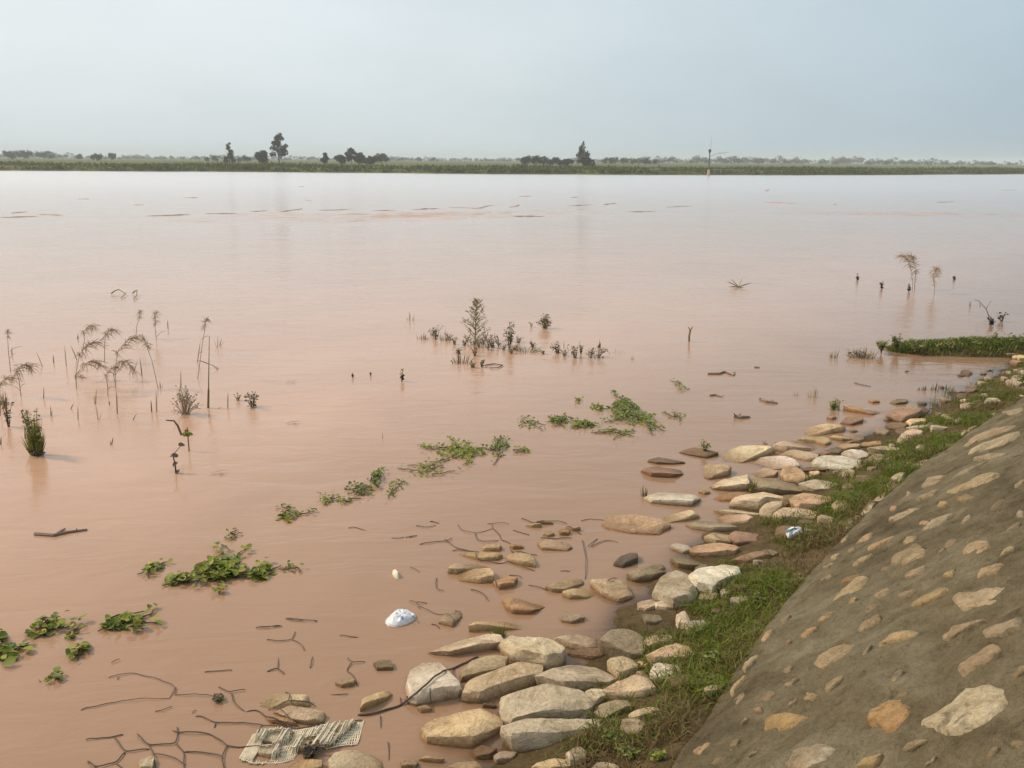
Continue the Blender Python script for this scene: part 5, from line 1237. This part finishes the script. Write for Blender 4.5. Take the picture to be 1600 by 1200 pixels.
leafy('weed', 'fresh green sprout standing in the water above the pink stone', 'weed', 'K', (715, 770), 62, 52, 40, [M_VINE, M_VINE2], .03, 7)
clump('weed_clump', 'thin blades rising from the fresh green sprout', 'weed', 'K', (735, 770), 30, 70, 5, [M_GREEN], .008, .4)
clump('weed_clump', 'faint thin reed left of the fresh green sprout, nearer one', 'weed', 'K', (622, 712), 50, 75, 8, [M_REED, M_WEED], .008, .5)
clump('weed_clump', 'faint thin reed farther left of the fresh green sprout', 'weed', 'K', (540, 705), 28, 35, 5, [M_REED], .008, .5)
for lb, x, y, w_, h_ in (('leftmost dark weed standing in the water by the far rocks', 1130, 680, 34, 36), ('second dark weed by the far rocks, thin and upright', 1185, 680, 34, 62), ('third dark weed by the far rocks, with a broad top', 1250, 680, 44, 40),
                        ('tall dark stalk standing beside the bright cream yellow stone', 1130, 800, 26, 70), ('dark weed leaning by the far grass end', 1272, 740, 26, 70), ('low dark weed near the far round stone', 1350, 698, 44, 22), ('sparse upright weed where the far grass meets the water', 1200, 770, 60, 60), ('another sparse weed at the far grass edge, nearer the stones', 1320, 730, 50, 60)):
    clump('weed_clump', lb, 'weed', 'K', (x, y), w_, h_, 9, [M_DARK, M_WEED], .010, .5); 
for x, y in ((1170, 740), (1225, 790), (1290, 760), (1240, 720), (1180, 800), (1265, 690), (1340, 760)):
    clump('weed_clump', 'thin sparse weed stalks along the far edge of the grass', 'weed', 'K', (x, y), 44, 55, 9, [M_WEED, M_REED, M_GREEN], .006, .5, 'sparse stalks at the far grass edge')

# ------------------------------------------------------------------ creeping vines afloat
LEAFM = []
for i in range(5):
    mb = MB(); rr = random.Random(i); mb.leaf((0, 0, 0), 1.0, (rr.uniform(-.2, .2), rr.uniform(-.2, .2), 1), 0)
    me = bpy.data.meshes.new('leaf'); me.from_pydata(mb.v, [], mb.f); me.polygons.foreach_set('use_smooth', [True] * len(me.polygons)); me.materials.append([M_VINE, M_VINE, M_VINE2, M_VINE, M_YELLOW][i]); LEAFM.append(me)
def vine(label, c, cen, w, h, n, ls, mound=0.06, single=True, strands=5, seed=0):
    rr = random.Random(seed); u, v = cp(c, *cen); B = at(u, v); px = CROPS[c][2]; k = (B - CAM).dot(f_) / FPX
    W = w / px * k * .5; dep = math.asin(max(.05, CAM_H / rng_at(B))); D = h / px * k / math.sin(dep) * .5
    r = plant('floating_vine', label, 'vine', B, 'floating mats of creeping vine'); st = MB(); far = MB(); far2 = MB(); tops = []
    for s in range(strands):
        a = rr.uniform(0, 6.28); p = Vector((rr.uniform(-.5, .5) * W, rr.uniform(-.5, .5) * D, .01)); pts = []
        for i in range(5):
            pts.append(B + Vector((p.x, p.y, .008 + mound * .5 * max(0, 1 - (p.x / W) ** 2 - (p.y / D) ** 2) * rr.random()))); p += Vector((math.cos(a) * W * .33, math.sin(a) * D * .33, 0)); a += rr.uniform(-.8, .8)
        st.tube(pts, .005, .003, 4); tops += pts
    mound *= .7; n = min(290, int(n * 2.3)) if single else int(n * 2.6)
    for i in range(n):
        if rr.random() < .35: p = rr.choice(tops) + Vector((rr.uniform(-.04, .04), rr.uniform(-.04, .04), rr.uniform(.005, .03)))
        else:
            a = rr.uniform(0, 6.28); q = rr.random() ** .7; x = math.cos(a) * q * W * .85; y = math.sin(a) * q * D * .85
            p = B + Vector((x, y, -.006 + .016 * rr.random() + mound * (1 - q * q) * rr.random()))
        nx = (rr.uniform(-.55, .55), rr.uniform(-.75, .25), 1); sz = ls * rr.uniform(.32, .75)
        if single:
            o = bpy.data.objects.new('leaf', LEAFM[rr.choice([0, 1, 2, 3, 0, 1, 2, 3, 0, 1, 4])]); col.objects.link(o); o.parent = r; o.location = p - B; q_ = Vector(nx).normalized().to_track_quat('Z', 'Y').to_euler(); o.rotation_euler = (q_.x, q_.y, rr.random() * 6.28); o.scale = (sz, sz, sz)
        else: (far if rr.random() < .6 else far2).leaf(p, sz, nx, rr.random() * 6.28)
    finish(r, [('stem', st, M_STEM), ('leaves', far, M_VINE), ('leaves', far2, M_VINE2)]); return r
VN = [
 ('biggest bright green mat of vine leaves at the lower left', 'H', (985, 318), 290, 120, 150, .072, .09, True),
 ('trailing tail of vine leaves at the right end of the biggest mat', 'H', (1165, 340), 140, 60, 34, .07, .05, True),
 ('small tuft of vine leaves left of the biggest mat, upper one', 'H', (688, 308), 100, 60, 18, .055, .05, True),
 ('two round clumps of vine leaves left of the biggest mat, lower one', 'H', (788, 365), 110, 50, 20, .065, .05, True),
 ('vine with broad leaves strung in a row, between the biggest mat and the left edge', 'H', (540, 555), 240, 85, 34, .08, .04, True),
 ('vine with a dark stem and few leaves at the lower left', 'H', (200, 580), 160, 80, 22, .075, .08, True),
 ('single square looking clump of vine leaves near the lower left', 'H', (367, 672), 60, 50, 9, .075, .03, True),
 ('pair of drooping vine leaves above the single square clump', 'H', (318, 612), 36, 50, 6, .06, .06, True),
 ('vine leaves cut by the left edge of the picture, lower clump', 'H', (30, 690), 120, 70, 18, .085, .04, True),
 ('vine leaves cut by the left edge of the picture, upper small clump', 'H', (0, 630), 40, 40, 8, .08, .04, True),
 ('half sunken pale vine leaves at the far lower left', 'H', (215, 805), 100, 40, 7, .06, .01, True),
 ('faint brownish sprigs of vine above the biggest mat', 'H', (1040, 170), 100, 40, 9, .04, .04, True),
 ('scattered floating vine leaves right of the biggest mat', 'H', (1310, 318), 120, 40, 6, .05, .01, True),
 ('small vine with a green leaf and brown stems in the middle of the vine row', 'T', (165, 410), 150, 70, 26, .055, .06, True),
 ('small vine clump next in the row towards the stones', 'T', (350, 335), 70, 45, 18, .045, .05, True),
 ('brown stemmed vine tangle next to the tallest vine leaves', 'T', (440, 330), 100, 30, 8, .04, .03, True),
 ('dark vine tangle just left of the tallest vine leaves', 'T', (530, 275), 110, 60, 30, .045, .07, False),
 ('tallest vine leaves standing up in the middle of the row', 'T', (600, 235), 65, 100, 30, .045, .13, False),
 ('scattered dark vine leaves right of the tallest vine leaves', 'T', (710, 250), 110, 80, 16, .04, .02, False),
 ('brownish withered vine left of the long green mat', 'T', (850, 180), 190, 80, 40, .04, .05, False),
 ('long green mat of vine in the middle of the water', 'T', (1030, 88), 290, 75, 150, .045, .07, False),
 ('vine with a standing sprig at the right end of the long green mat', 'T', (1215, 70), 120, 100, 46, .045, .06, False),
 ('small vine scrap right of the long green mat', 'T', (1345, 82), 80, 30, 10, .045, .02, False),
 ('bright thick mat of vine farthest out near the rocks', 'M', (1335, 545), 150, 120, 280, .045, .12, False),
 ('right fringe of the bright thick far mat', 'M', (1415, 580), 90, 90, 60, .045, .05, False),
 ('thin strip of vine leading left from the bright far mat', 'M', (1150, 598), 110, 36, 60, .045, .05, False),
 ('vine clump at the left part of the thin strip', 'M', (1050, 582), 90, 40, 50, .045, .06, False),
 ('sparse vine leaves left of the thin strip', 'M', (920, 592), 110, 50, 22, .045, .04, False),
 ('small vine patch left above the bright far mat', 'M', (1205, 528), 60, 26, 20, .045, .03, False),
 ('tiny vine patch farthest out above the thin strip', 'M', (1130, 496), 36, 22, 9, .045, .03, False),
 ('sparse vine leaves below the bright far mat', 'M', (1300, 632), 150, 40, 34, .04, .03, False),
 ('floating leaves right of the bright far mat', 'M', (1530, 560), 110, 40, 18, .04, .02, False),
 ('small green sprig right above the bright far mat', 'M', (1555, 440), 40, 50, 18, .04, .08, False),
]
for i, a in enumerate(VN): vine(*a[:8], single=a[8], seed=100 + i, strands=3 if a[5] < 30 else 6)

# green tufts between the rocks
clump('grass_tuft', 'bright green grass tuft growing between two cream slabs', 'grass tuft', 'C', (795, 195), 75, 105, 40, [M_GREEN], .007, .7)
clump('grass_tuft', 'dark green grass tuft above the brown mud stained dome', 'grass tuft', 'W', (600, 470), 220, 120, 50, [M_VINE, M_GREEN, M_DARK], .006, .9, z=.05)
clump('grass_tuft', 'sparse weeds rooted behind the brown mud stained dome', 'grass tuft', 'W', (440, 400), 180, 90, 22, [M_WEED], .005, .9, z=.02)
clump('grass_tuft', 'dark grass in the gap of the mossy olive rock', 'grass tuft', 'P', (640, 800), 100, 110, 30, [M_DARK, M_WEED, M_GREEN], .006, .7, z=.05)
clump('grass_tuft', 'thin dark blades beside the whitish slab in the water', 'grass tuft', 'A', (228, 540), 40, 90, 10, [M_WEED, M_DARK], .007, .6)
leafy('weed', 'olive weed caught on the dark brown ridge of rock', 'weed', 'A', (560, 290), 90, 40, 30, [M_WEED, M_VINE2], .03, 6, z=.04)
for lb, c, x, y, w_, h_, n_ in (('bright green leafy weed at the bottom edge beside the long low slab', 'D', 270, 1010, 150, 120, 70), ('leafy weed below it in the bottom grass', 'D', 360, 1100, 160, 90, 60), ('leafy weed drooping at the foot of the embankment, lower left', 'D', 540, 1110, 120, 70, 40), ('leaves hanging over the purple stained stone', 'W', 850, 990, 180, 100, 40),
                               ('leafy weed rooted on the embankment edge', 'D', 940, 850, 90, 60, 40), ('bluish leafy weed in the grass near the embankment foot', 'D', 1110, 230, 90, 80, 40), ('leafy weed in the middle of the grass strip', 'D', 860, 560, 150, 60, 50), ('small pale weed in the grass below the white carton', 'A', 1230, 790, 70, 50, 24)):
    u, v = cp(c, x, y); p = on_ground(u, v); leafy('weed', lb, 'weed', c, (x, y), w_, h_ * .6, n_, [M_VINE, M_VINE2, M_GREEN], .022, 8, z=max(.03, p.z))

# ------------------------------------------------------------------ wire netting of the gabions
OBS = BVHTree.FromPolygons(ALLV, ALLF)
def drape(u, v, lift=.009):
    d = raydir(u, v).normalized(); h = OBS.ray_cast(CAM, d)[0]; p = at(u, v, 0.008); p.z = 0.003 + 0.009 * noise.noise(Vector((p.x * 9, p.y * 9, 2)))
    if h is not None and h.z > 0.008 and (h - CAM).length < (p - CAM).length: return h + Vector((0, -.003, lift))
    return p
def netting(label, c, lines, rad=.0042):
    rad *= .68
    L = [[cp(c, *p) for p in ln] for ln in lines]; o0 = drape(*L[0][0]); r = plant('wire_netting', label, 'netting', Vector((o0.x, o0.y, 0)))
    for ln in L:
        pts = []
        for (u0_, v0_), (u1_, v1_) in zip(ln[:-1], ln[1:]):
            m = max(3, int(math.hypot(u1_ - u0_, v1_ - v0_) / 5))
            for i in range(m):
                t = i / m; pts.append(drape(u0_ + (u1_ - u0_) * t + prand(-1.1, 1.1), v0_ + (v1_ - v0_) * t + prand(-1.0, 1.0)))
        pts.append(drape(*ln[-1]))
        sm = [pts[0]] + [(pts[i - 1] + pts[i] * 2 + pts[i + 1]) / 4 + Vector((0, 0, .003)) for i in range(1, len(pts) - 1)] + [pts[-1]]
        mb = MB(); mb.tube(sm, rad * prand(.6, 1.0), rad * prand(.5, .9), 5); o = mb.obj('wire', M_WIRE, r); o.location = -r.location
netting('lower wire netting of open hexagons spread over the stones at the bottom left', 'G', [
 [(110,490),(255,480),(295,466)], [(255,480),(270,510),(305,555),(425,540)], [(365,470),(395,500),(425,520),(560,515),(570,455),(565,430)], [(545,445),(570,458),(730,465),(780,495),(815,525),(880,530),(1070,525)],
 [(815,525),(785,590),(800,640)], [(560,515),(600,550),(600,640)], [(600,550),(700,560),(775,575),(792,590)], [(425,520),(450,570),(460,640)], [(450,570),(520,575),(560,590),(605,620)], [(305,555),(260,610),(150,635),(120,600)], [(260,610),(300,640)],
 [(660,375),(690,378),(755,410),(900,410),(990,425),(1150,440)], [(755,410),(752,432)], [(990,425),(985,450),(975,475)], [(1080,345),(1110,380),(1145,410),(1155,440)], [(905,350),(960,345),(1030,390),(1090,420),(1150,440)], [(1150,440),(1240,432),(1400,405),(1490,395)],
 [(835,258),(845,300),(860,325),(905,350)], [(770,230),(800,245),(835,258),(905,245)], [(1105,262),(1130,270),(1130,312),(1080,330),(1020,345)], [(1130,312),(1210,315),(1260,327)], [(120,600),(150,635),(170,640)]], .0048)
netting('thin wires of the lower netting half sunk in the muddy water', 'G', [
 [(225,182),(290,168),(350,160),(480,195),(545,225),(560,250),(550,270),(640,270),(720,272),(785,290)], [(80,342),(250,308),(380,292),(530,287)], [(525,290),(555,240),(562,235)], [(265,190),(275,178)], [(455,352),(500,345),(540,330)], [(640,360),(660,345)], [(700,155),(770,150),(840,145)], [(240,110),(280,95)], [(1330,268),(1420,265)]], .0034)
netting('forked wire ends poking up left of the white floating bag', 'G', [
 [(1015,150),(1068,138),(1090,155),(1100,165)], [(1068,138),(1072,75)], [(1230,138),(1242,80)], [(1415,85),(1440,110),(1505,105)], [(1440,110),(1408,148),(1450,170),(1468,225)]], .0045)
netting('short wires lying flat on the water farther left of the white floating bag', 'H', [
 [(1140,570),(1180,572),(1250,560)], [(1275,530),(1340,540),(1415,540)], [(1190,620),(1240,635),(1305,622),(1318,588)], [(1305,622),(1350,645),(1358,672)], [(1515,600),(1560,612),(1600,612)]], .0042)
netting('upper wire netting over the yellow stones in the shallow water', 'B', [
 [(75,305),(180,295),(255,285),(290,305),(330,335),(400,352),(480,365),(505,370)], [(240,278),(262,290),(292,268)], [(330,165),(355,210),(400,222),(460,232),(550,205),(580,198),(570,165)], [(545,168),(630,165),(690,172)], [(460,232),(465,275),(520,295),(620,280)], [(580,198),(625,240),(640,280),(700,302)],
 [(720,208),(770,228),(830,242)], [(775,128),(830,150),(880,158),(980,152),(1060,155),(1092,168)], [(1090,190),(1140,215),(1195,238)], [(300,350),(380,350),(480,372)], [(460,375),(465,420),(540,432),(620,440),(690,430),(780,465),(868,492)], [(700,345),(720,368),(800,375),(885,385)],
 [(905,268),(1010,270),(1125,265)], [(590,560),(605,600),(625,625)], [(690,520),(760,535),(780,545)], [(830,590),(900,610),(965,628)], [(1050,492),(1115,495)]], .0045)
netting('loose wires in the water below the upper netting', 'B', [
 [(190,540),(180,600),(205,625),(238,632)], [(430,620),(520,655),(530,685),(548,702)], [(0,705),(40,712),(70,745),(140,775),(180,790),(250,795),(295,830),(315,870)], [(70,745),(60,750)], [(40,712),(120,716)], [(320,765),(355,780),(362,795)], [(155,858),(190,870),(212,892)], [(1195,280),(1215,345),(1225,400),(1222,470),(1220,548)], [(1235,330),(1265,300),(1305,268)], [(1260,325),(1320,295),(1370,275),(1450,295)],
 [(1190,150),(1260,132),(1350,140)], [(140,145),(180,155),(205,165)], [(0,260),(50,245)], [(1380,570),(1440,548)]], .0042)
netting('scattered wire ends lying far out left of the upper netting', 'T', [
 [(465,460),(500,460),(550,472)], [(675,508),(705,515),(740,505)], [(750,505),(805,498)], [(870,425),(915,438)], [(800,450),(850,460),(900,445)], [(150,912),(230,922),(305,928)], [(0,960),(60,958),(130,950)], [(770,655),(820,680)]], .004)
netting('thick tarred edge wire lying across the white angular slab', 'C', [[(0,640),(90,632),(200,598),(285,562),(345,520),(420,445),(500,395),(580,355),(680,310)]], .0085)
netting('short upright wire ends around the thick edge wire', 'C', [[(240,545),(243,580)], [(262,545),(266,582)], [(278,540),(280,575)], [(122,640),(128,712)], [(405,500),(412,560),(418,612)], [(170,790),(172,900)]], .0042)

# ------------------------------------------------------------------ woven sack over the stones
B = drape(*cp('S', 700, 600)); sack = plant('woven_sack', 'torn pale woven sack of ribbed plastic strands stretched over stones at the bottom', 'sack', Vector((B.x, B.y, 0)))
def sack_pt(s, t, lift=.012):   # s along the sack, t from its upper to its lower edge (crop S)
    ux = np.interp(s, [0, .25, .5, .75, 1], [440, 620, 900, 1180, 1420]); uy = np.interp(s, [0, .25, .5, .75, 1], [480, 455, 430, 405, 370])
    lx = np.interp(s, [0, .25, .5, .75, 1], [300, 420, 720, 1010, 1360]); ly = np.interp(s, [0, .25, .5, .75, 1], [720, 770, 750, 640, 590])
    return drape(*cp('S', ux + (lx - ux) * t, uy + (ly - uy) * t), lift)
HOLE = [(0.20, 0.34, 0.12, 0.42), (0.22, 0.36, 0.52, 0.86), (0.56, 0.66, 0.45, 1.0), (0.80, 0.84, 0.0, 0.5)]
def in_hole(s, t): return any(a < s < b and c_ < t < d_ for a, b, c_, d_ in HOLE)
warp = MB(); ns_ = 72
for i in range(ns_):
    s = i / (ns_ - 1); run = []
    t0 = prand(0, .05); t1 = 1 - prand(0, .12)
    for k in range(13):
        t = t0 + (t1 - t0) * k / 12; ss = min(1, max(0, s + .004 * math.sin(t * 9 + i)))
        if in_hole(ss, t):
            if len(run) > 1: warp.tube(run, 0.0030, .0030, 4, False)
            run = []
        else: run.append(sack_pt(ss, t, .012 + .004 * math.sin(i * 1.7)))
    if len(run) > 1: warp.tube(run, 0.0030, .0030, 4, False)
weft = MB()
for k in range(9):
    t = (k + .5) / 9; run = []
    for i in range(60):
        s = i / 59
        if in_hole(s, t):
            if len(run) > 1: weft.tube(run, .0026, .0026, 3, False)
            run = []
        else: run.append(sack_pt(s, t, .010))
    if len(run) > 1: weft.tube(run, .0026, .0026, 3, False)
for nm, mb in (('warp_strands', warp), ('weft_strands', weft)):
    o = mb.obj(nm, M_SACK, sack); o.location = -sack.location; tag(o, kind='stuff')
leafy('debris', 'dark rotten leaves piled on the lower edge of the woven sack', 'debris', 'S', (930, 690), 220, 90, 30, [M_DARK, M_STEM], .03, 7)
leafy('debris', 'dark scraps caught under the wire fork at the lower left', 'debris', 'S', (130, 190), 140, 50, 16, [M_DARK, M_WEED], .03, 5)

# ------------------------------------------------------------------ litter
def crumple(name, label, cat, c, outline, hgt, m, patch=None, z=0.0):
    P = [at(*p, z).to_2d() for p in cv(c, outline)]; cen = sum(P, Vector((0, 0))) / len(P); Q = resample_closed([p - cen for p in P], 30); mb = MB(); vs = []; ph = prand(0, 50)
    rings = [(0.92, -0.012), (1.0, 0.0), (0.98, .35), (.86, .75), (.65, .95), (.42, 1.0), (.2, 1.0)]
    for s, h in rings:
        for q in Q:
            x = q * s; n1 = noise.noise(Vector((x.x * 22, x.y * 22, ph))); n2 = abs(noise.noise(Vector((x.x * 50, x.y * 50, ph + 5))))
            vs.append((cen.x + x.x, cen.y + x.y, z + (h * hgt * (1 + .5 * n1 - .6 * n2) if h > 0 else h)))
    vs.append((cen.x, cen.y, z + hgt)); n = 30; fs = []
    for r in range(len(rings) - 1):
        for j in range(n): fs.append((r * n + j, r * n + (j + 1) % n, (r + 1) * n + (j + 1) % n, (r + 1) * n + j))
    for j in range(n): fs.append((6 * n + j, 6 * n + (j + 1) % n, 7 * n))
    mb.add(vs, fs); r = plant(name, label, cat, Vector((cen.x, cen.y, z))); o = mb.obj('film', m, r); o.location = -r.location
    if patch:
        bv = BVHTree.FromPolygons([Vector(v) for v in vs], fs)
        for pm, ol in patch:
            pb = MB(); pp = [Vector((*at(*p, z + hgt * .8).to_2d(), 0)) for p in cv(c, ol)]; pc = sum(pp, Vector()) / len(pp); ring = []
            for p in [pc] + pp:
                h = bv.ray_cast(Vector((p.x, p.y, 2)), Vector((0, 0, -1)))[0]; ring.append(Vector((p.x, p.y, (h.z if h else z + hgt * .5) + .003)))
            pb.add(ring, [(0, i, i % len(pp) + 1) for i in range(1, len(pp) + 1)]); o = pb.obj('print_and_shade_mark', pm, r); o.location = -r.location
CROPS['Y'] = (560, 860, 8.57)
crumple('plastic_bag', 'crumpled white plastic bag with a small blue mark afloat left of the rocks', 'plastic bag', 'Y', [(350,970),(430,890),(530,830),(640,820),(740,860),(775,900),(730,950),(620,1000),(500,1030),(400,1010)], .035, M_PLASTIC, [(M_BLUE, [(545,905),(570,885),(605,895),(610,920),(575,930)]), (M_TEAL, [(690,845),(730,860),(765,895),(755,920),(740,890)])])
crumple('foam_scrap', 'tiny cream white scrap of foam floating above the plastic bag', 'foam scrap', 'Y', [(450,305),(500,290),(535,340),(545,385),(510,385),(470,350)], .03, simple('cream_foam', (.75, .70, .55), .7))
pz = on_ground(*cp('A', 1045, 765)).z
crumple('drink_carton', 'small crushed white carton with a blue green shadow painted on it, lying in the grass strip', 'carton', 'A', [(1000,745),(1020,720),(1086,717),(1090,745),(1050,760),(1012,766)], .035, M_PLASTIC, [(M_TEAL, [(1000,722),(1050,708),(1092,712),(1085,720),(1040,722),(1005,735)])], z=pz + .02)  # teal patch is the packet's blue-green shadow, painted as colour

# ------------------------------------------------------------------ driftwood
def drift(label, c, pts, r0_=.02, m=None, group=None, z=.006):
    r0_ *= .72; P = [at(*cp(c, *p), z) for p in pts]; mb = MB(); mb.tube([P[0]] + [P[i] + Vector((0, 0, .25 * r0_)) for i in range(1, len(P) - 1)] + [P[-1]], r0_, r0_ * .5, 6)
    for k in range(2):
        i = PR.randrange(len(P) - 1); p = P[i].lerp(P[i + 1], prand(0, 1)); mb.tube([p, p + Vector((prand(-4, 4) * r0_, prand(-4, 4) * r0_, prand(.5, 2) * r0_))], r0_ * .5, r0_ * .2, 4)
    o = mb.obj('driftwood', m or M_WOOD, None, P[0]); tag(o, label, 'driftwood', group)
drift('dark branched stick afloat between the stake and the grassy spit', 'K', [(135, 605), (190, 605), (215, 595), (255, 612)], .022)
drift('short upright twig sticking out of the dark branched stick', 'K', [(258, 610), (262, 600)], .014)
drift('brown stick floating above the rocks, upper of two', 'K', [(380, 722), (410, 735), (460, 740)], .026)
drift('dark chunk of wood floating above the rocks, lower of two', 'K', [(260, 803), (290, 808), (330, 805)], .034)
drift('thin twig afloat near the fresh green sprout', 'K', [(815, 645), (850, 655), (890, 662)], .010)
drift('small stick afloat far left of the fresh green sprout', 'K', [(145, 705), (170, 703), (200, 710)], .016)
drift('small dark stick in the water in front of the grassy spit', 'K', [(1430, 592), (1445, 588), (1455, 592)], .018)
drift('short twig in front of the grassy spit, left of the small dark stick', 'K', [(1050, 594), (1065, 592)], .014)
drift('small floating twig above the dark branched stick', 'K', [(352, 573), (378, 574)], .012)
drift('flat drifting branch alone in the brown water at the left', 'H', [(155, 155), (240, 162), (300, 148), (390, 135)], .018)
drift('thin twig of the flat drifting branch at the left', 'H', [(240, 162), (290, 130)], .012)
drift('floating twig above the reddish brown slab', 'A', [(860, 10), (900, 28), (950, 35)], .016)
drift('dark stick sticking to the edge of the pale pinkish slab', 'P', [(800, 405), (870, 385), (935, 360)], .022, z=.02)
drift('small dark stick afloat above the pale pinkish slab', 'P', [(760, 350), (790, 358)], .016)
# far drift lines where the current breaks
FD = [((700, 324), (760, 326), M_WOOD2), ((735, 326), (775, 321), M_WOOD2), ((790, 338), (860, 339), M_FOAM2), ((795, 324), (815, 320), M_WOOD2), ((980, 331), (1025, 330), M_FOAM2), ((0, 340), (60, 338), M_WOOD2), ((60, 335), (105, 336), M_WOOD2), ((230, 338), (300, 335), M_WOOD2),
      ((320, 334), (372, 334), M_WOOD2), ((380, 332), (420, 329), M_WOOD2), ((430, 331), (470, 326), M_WOOD2), ((500, 329), (540, 327), M_WOOD2), ((580, 330), (620, 329), M_WOOD2), ((640, 328), (690, 326), M_WOOD2), ((885, 322), (930, 320), M_WOOD2), ((940, 320), (970, 318), M_WOOD2), ((1040, 324), (1080, 322), M_WOOD2),
      ((1195, 316), (1250, 318), M_WOOD2), ((1460, 316), (1485, 315), M_WOOD2), ((1300, 320), (1312, 319), M_WOOD2), ((1560, 297), (1590, 297), M_WOOD2), ((120, 311), (140, 311), M_WOOD2), ((285, 309), (310, 309), M_WOOD2), ((210, 320), (226, 320), M_WOOD2), ((468, 292), (474, 291), M_WOOD2), ((810, 307), (825, 306), M_WOOD2), ((893, 309), (905, 308), M_WOOD2), ((472, 312), (482, 314), M_WOOD2), ((1195, 299), (1200, 296), M_WOOD2), ((15, 333), (45, 331), M_WOOD2)]
for a, b, m in FD:
    A = at(a[0], a[1], .0); Bp = at(b[0], b[1], .0); mb = MB(); L = (Bp - A).length; n = max(8, int(L / .16)); vs = []; fs = []; ph = prand(0, 99)
    nn = (Bp - A).normalized(); sd_ = Vector((-nn.y, nn.x, 0))
    for i in range(n + 1):
        t = i / n; e = math.sin(math.pi * t) ** .6; w1 = (.05 + .30 * max(0, noise.noise(Vector((t * L * 2.1, ph, 0))))) * e + .01; hh = (.012 + .05 * abs(noise.noise(Vector((t * L * 2.3, ph, 4))))) * e + .004
        c_ = A.lerp(Bp, t) + sd_ * (.5 * noise.noise(Vector((t * L * .5, ph, 8))))
        vs += [c_ - sd_ * w1 - Vector((0, 0, .03)), c_ - sd_ * w1 * .5 + Vector((0, 0, hh * .8)), c_ + Vector((0, 0, hh)), c_ + sd_ * w1 * .6 + Vector((0, 0, hh * .6)), c_ + sd_ * w1 - Vector((0, 0, .03))]
    for i in range(n):
        for j in range(4): fs.append((i * 5 + j, i * 5 + j + 1, i * 5 + j + 6, i * 5 + j + 5))
    mb.add(vs, fs); o = mb.obj('foam_streak', m, None, A); tag(o, 'thin streak of muddy foam and flotsam in the main current', 'foam', 'foam streaks in the main current')
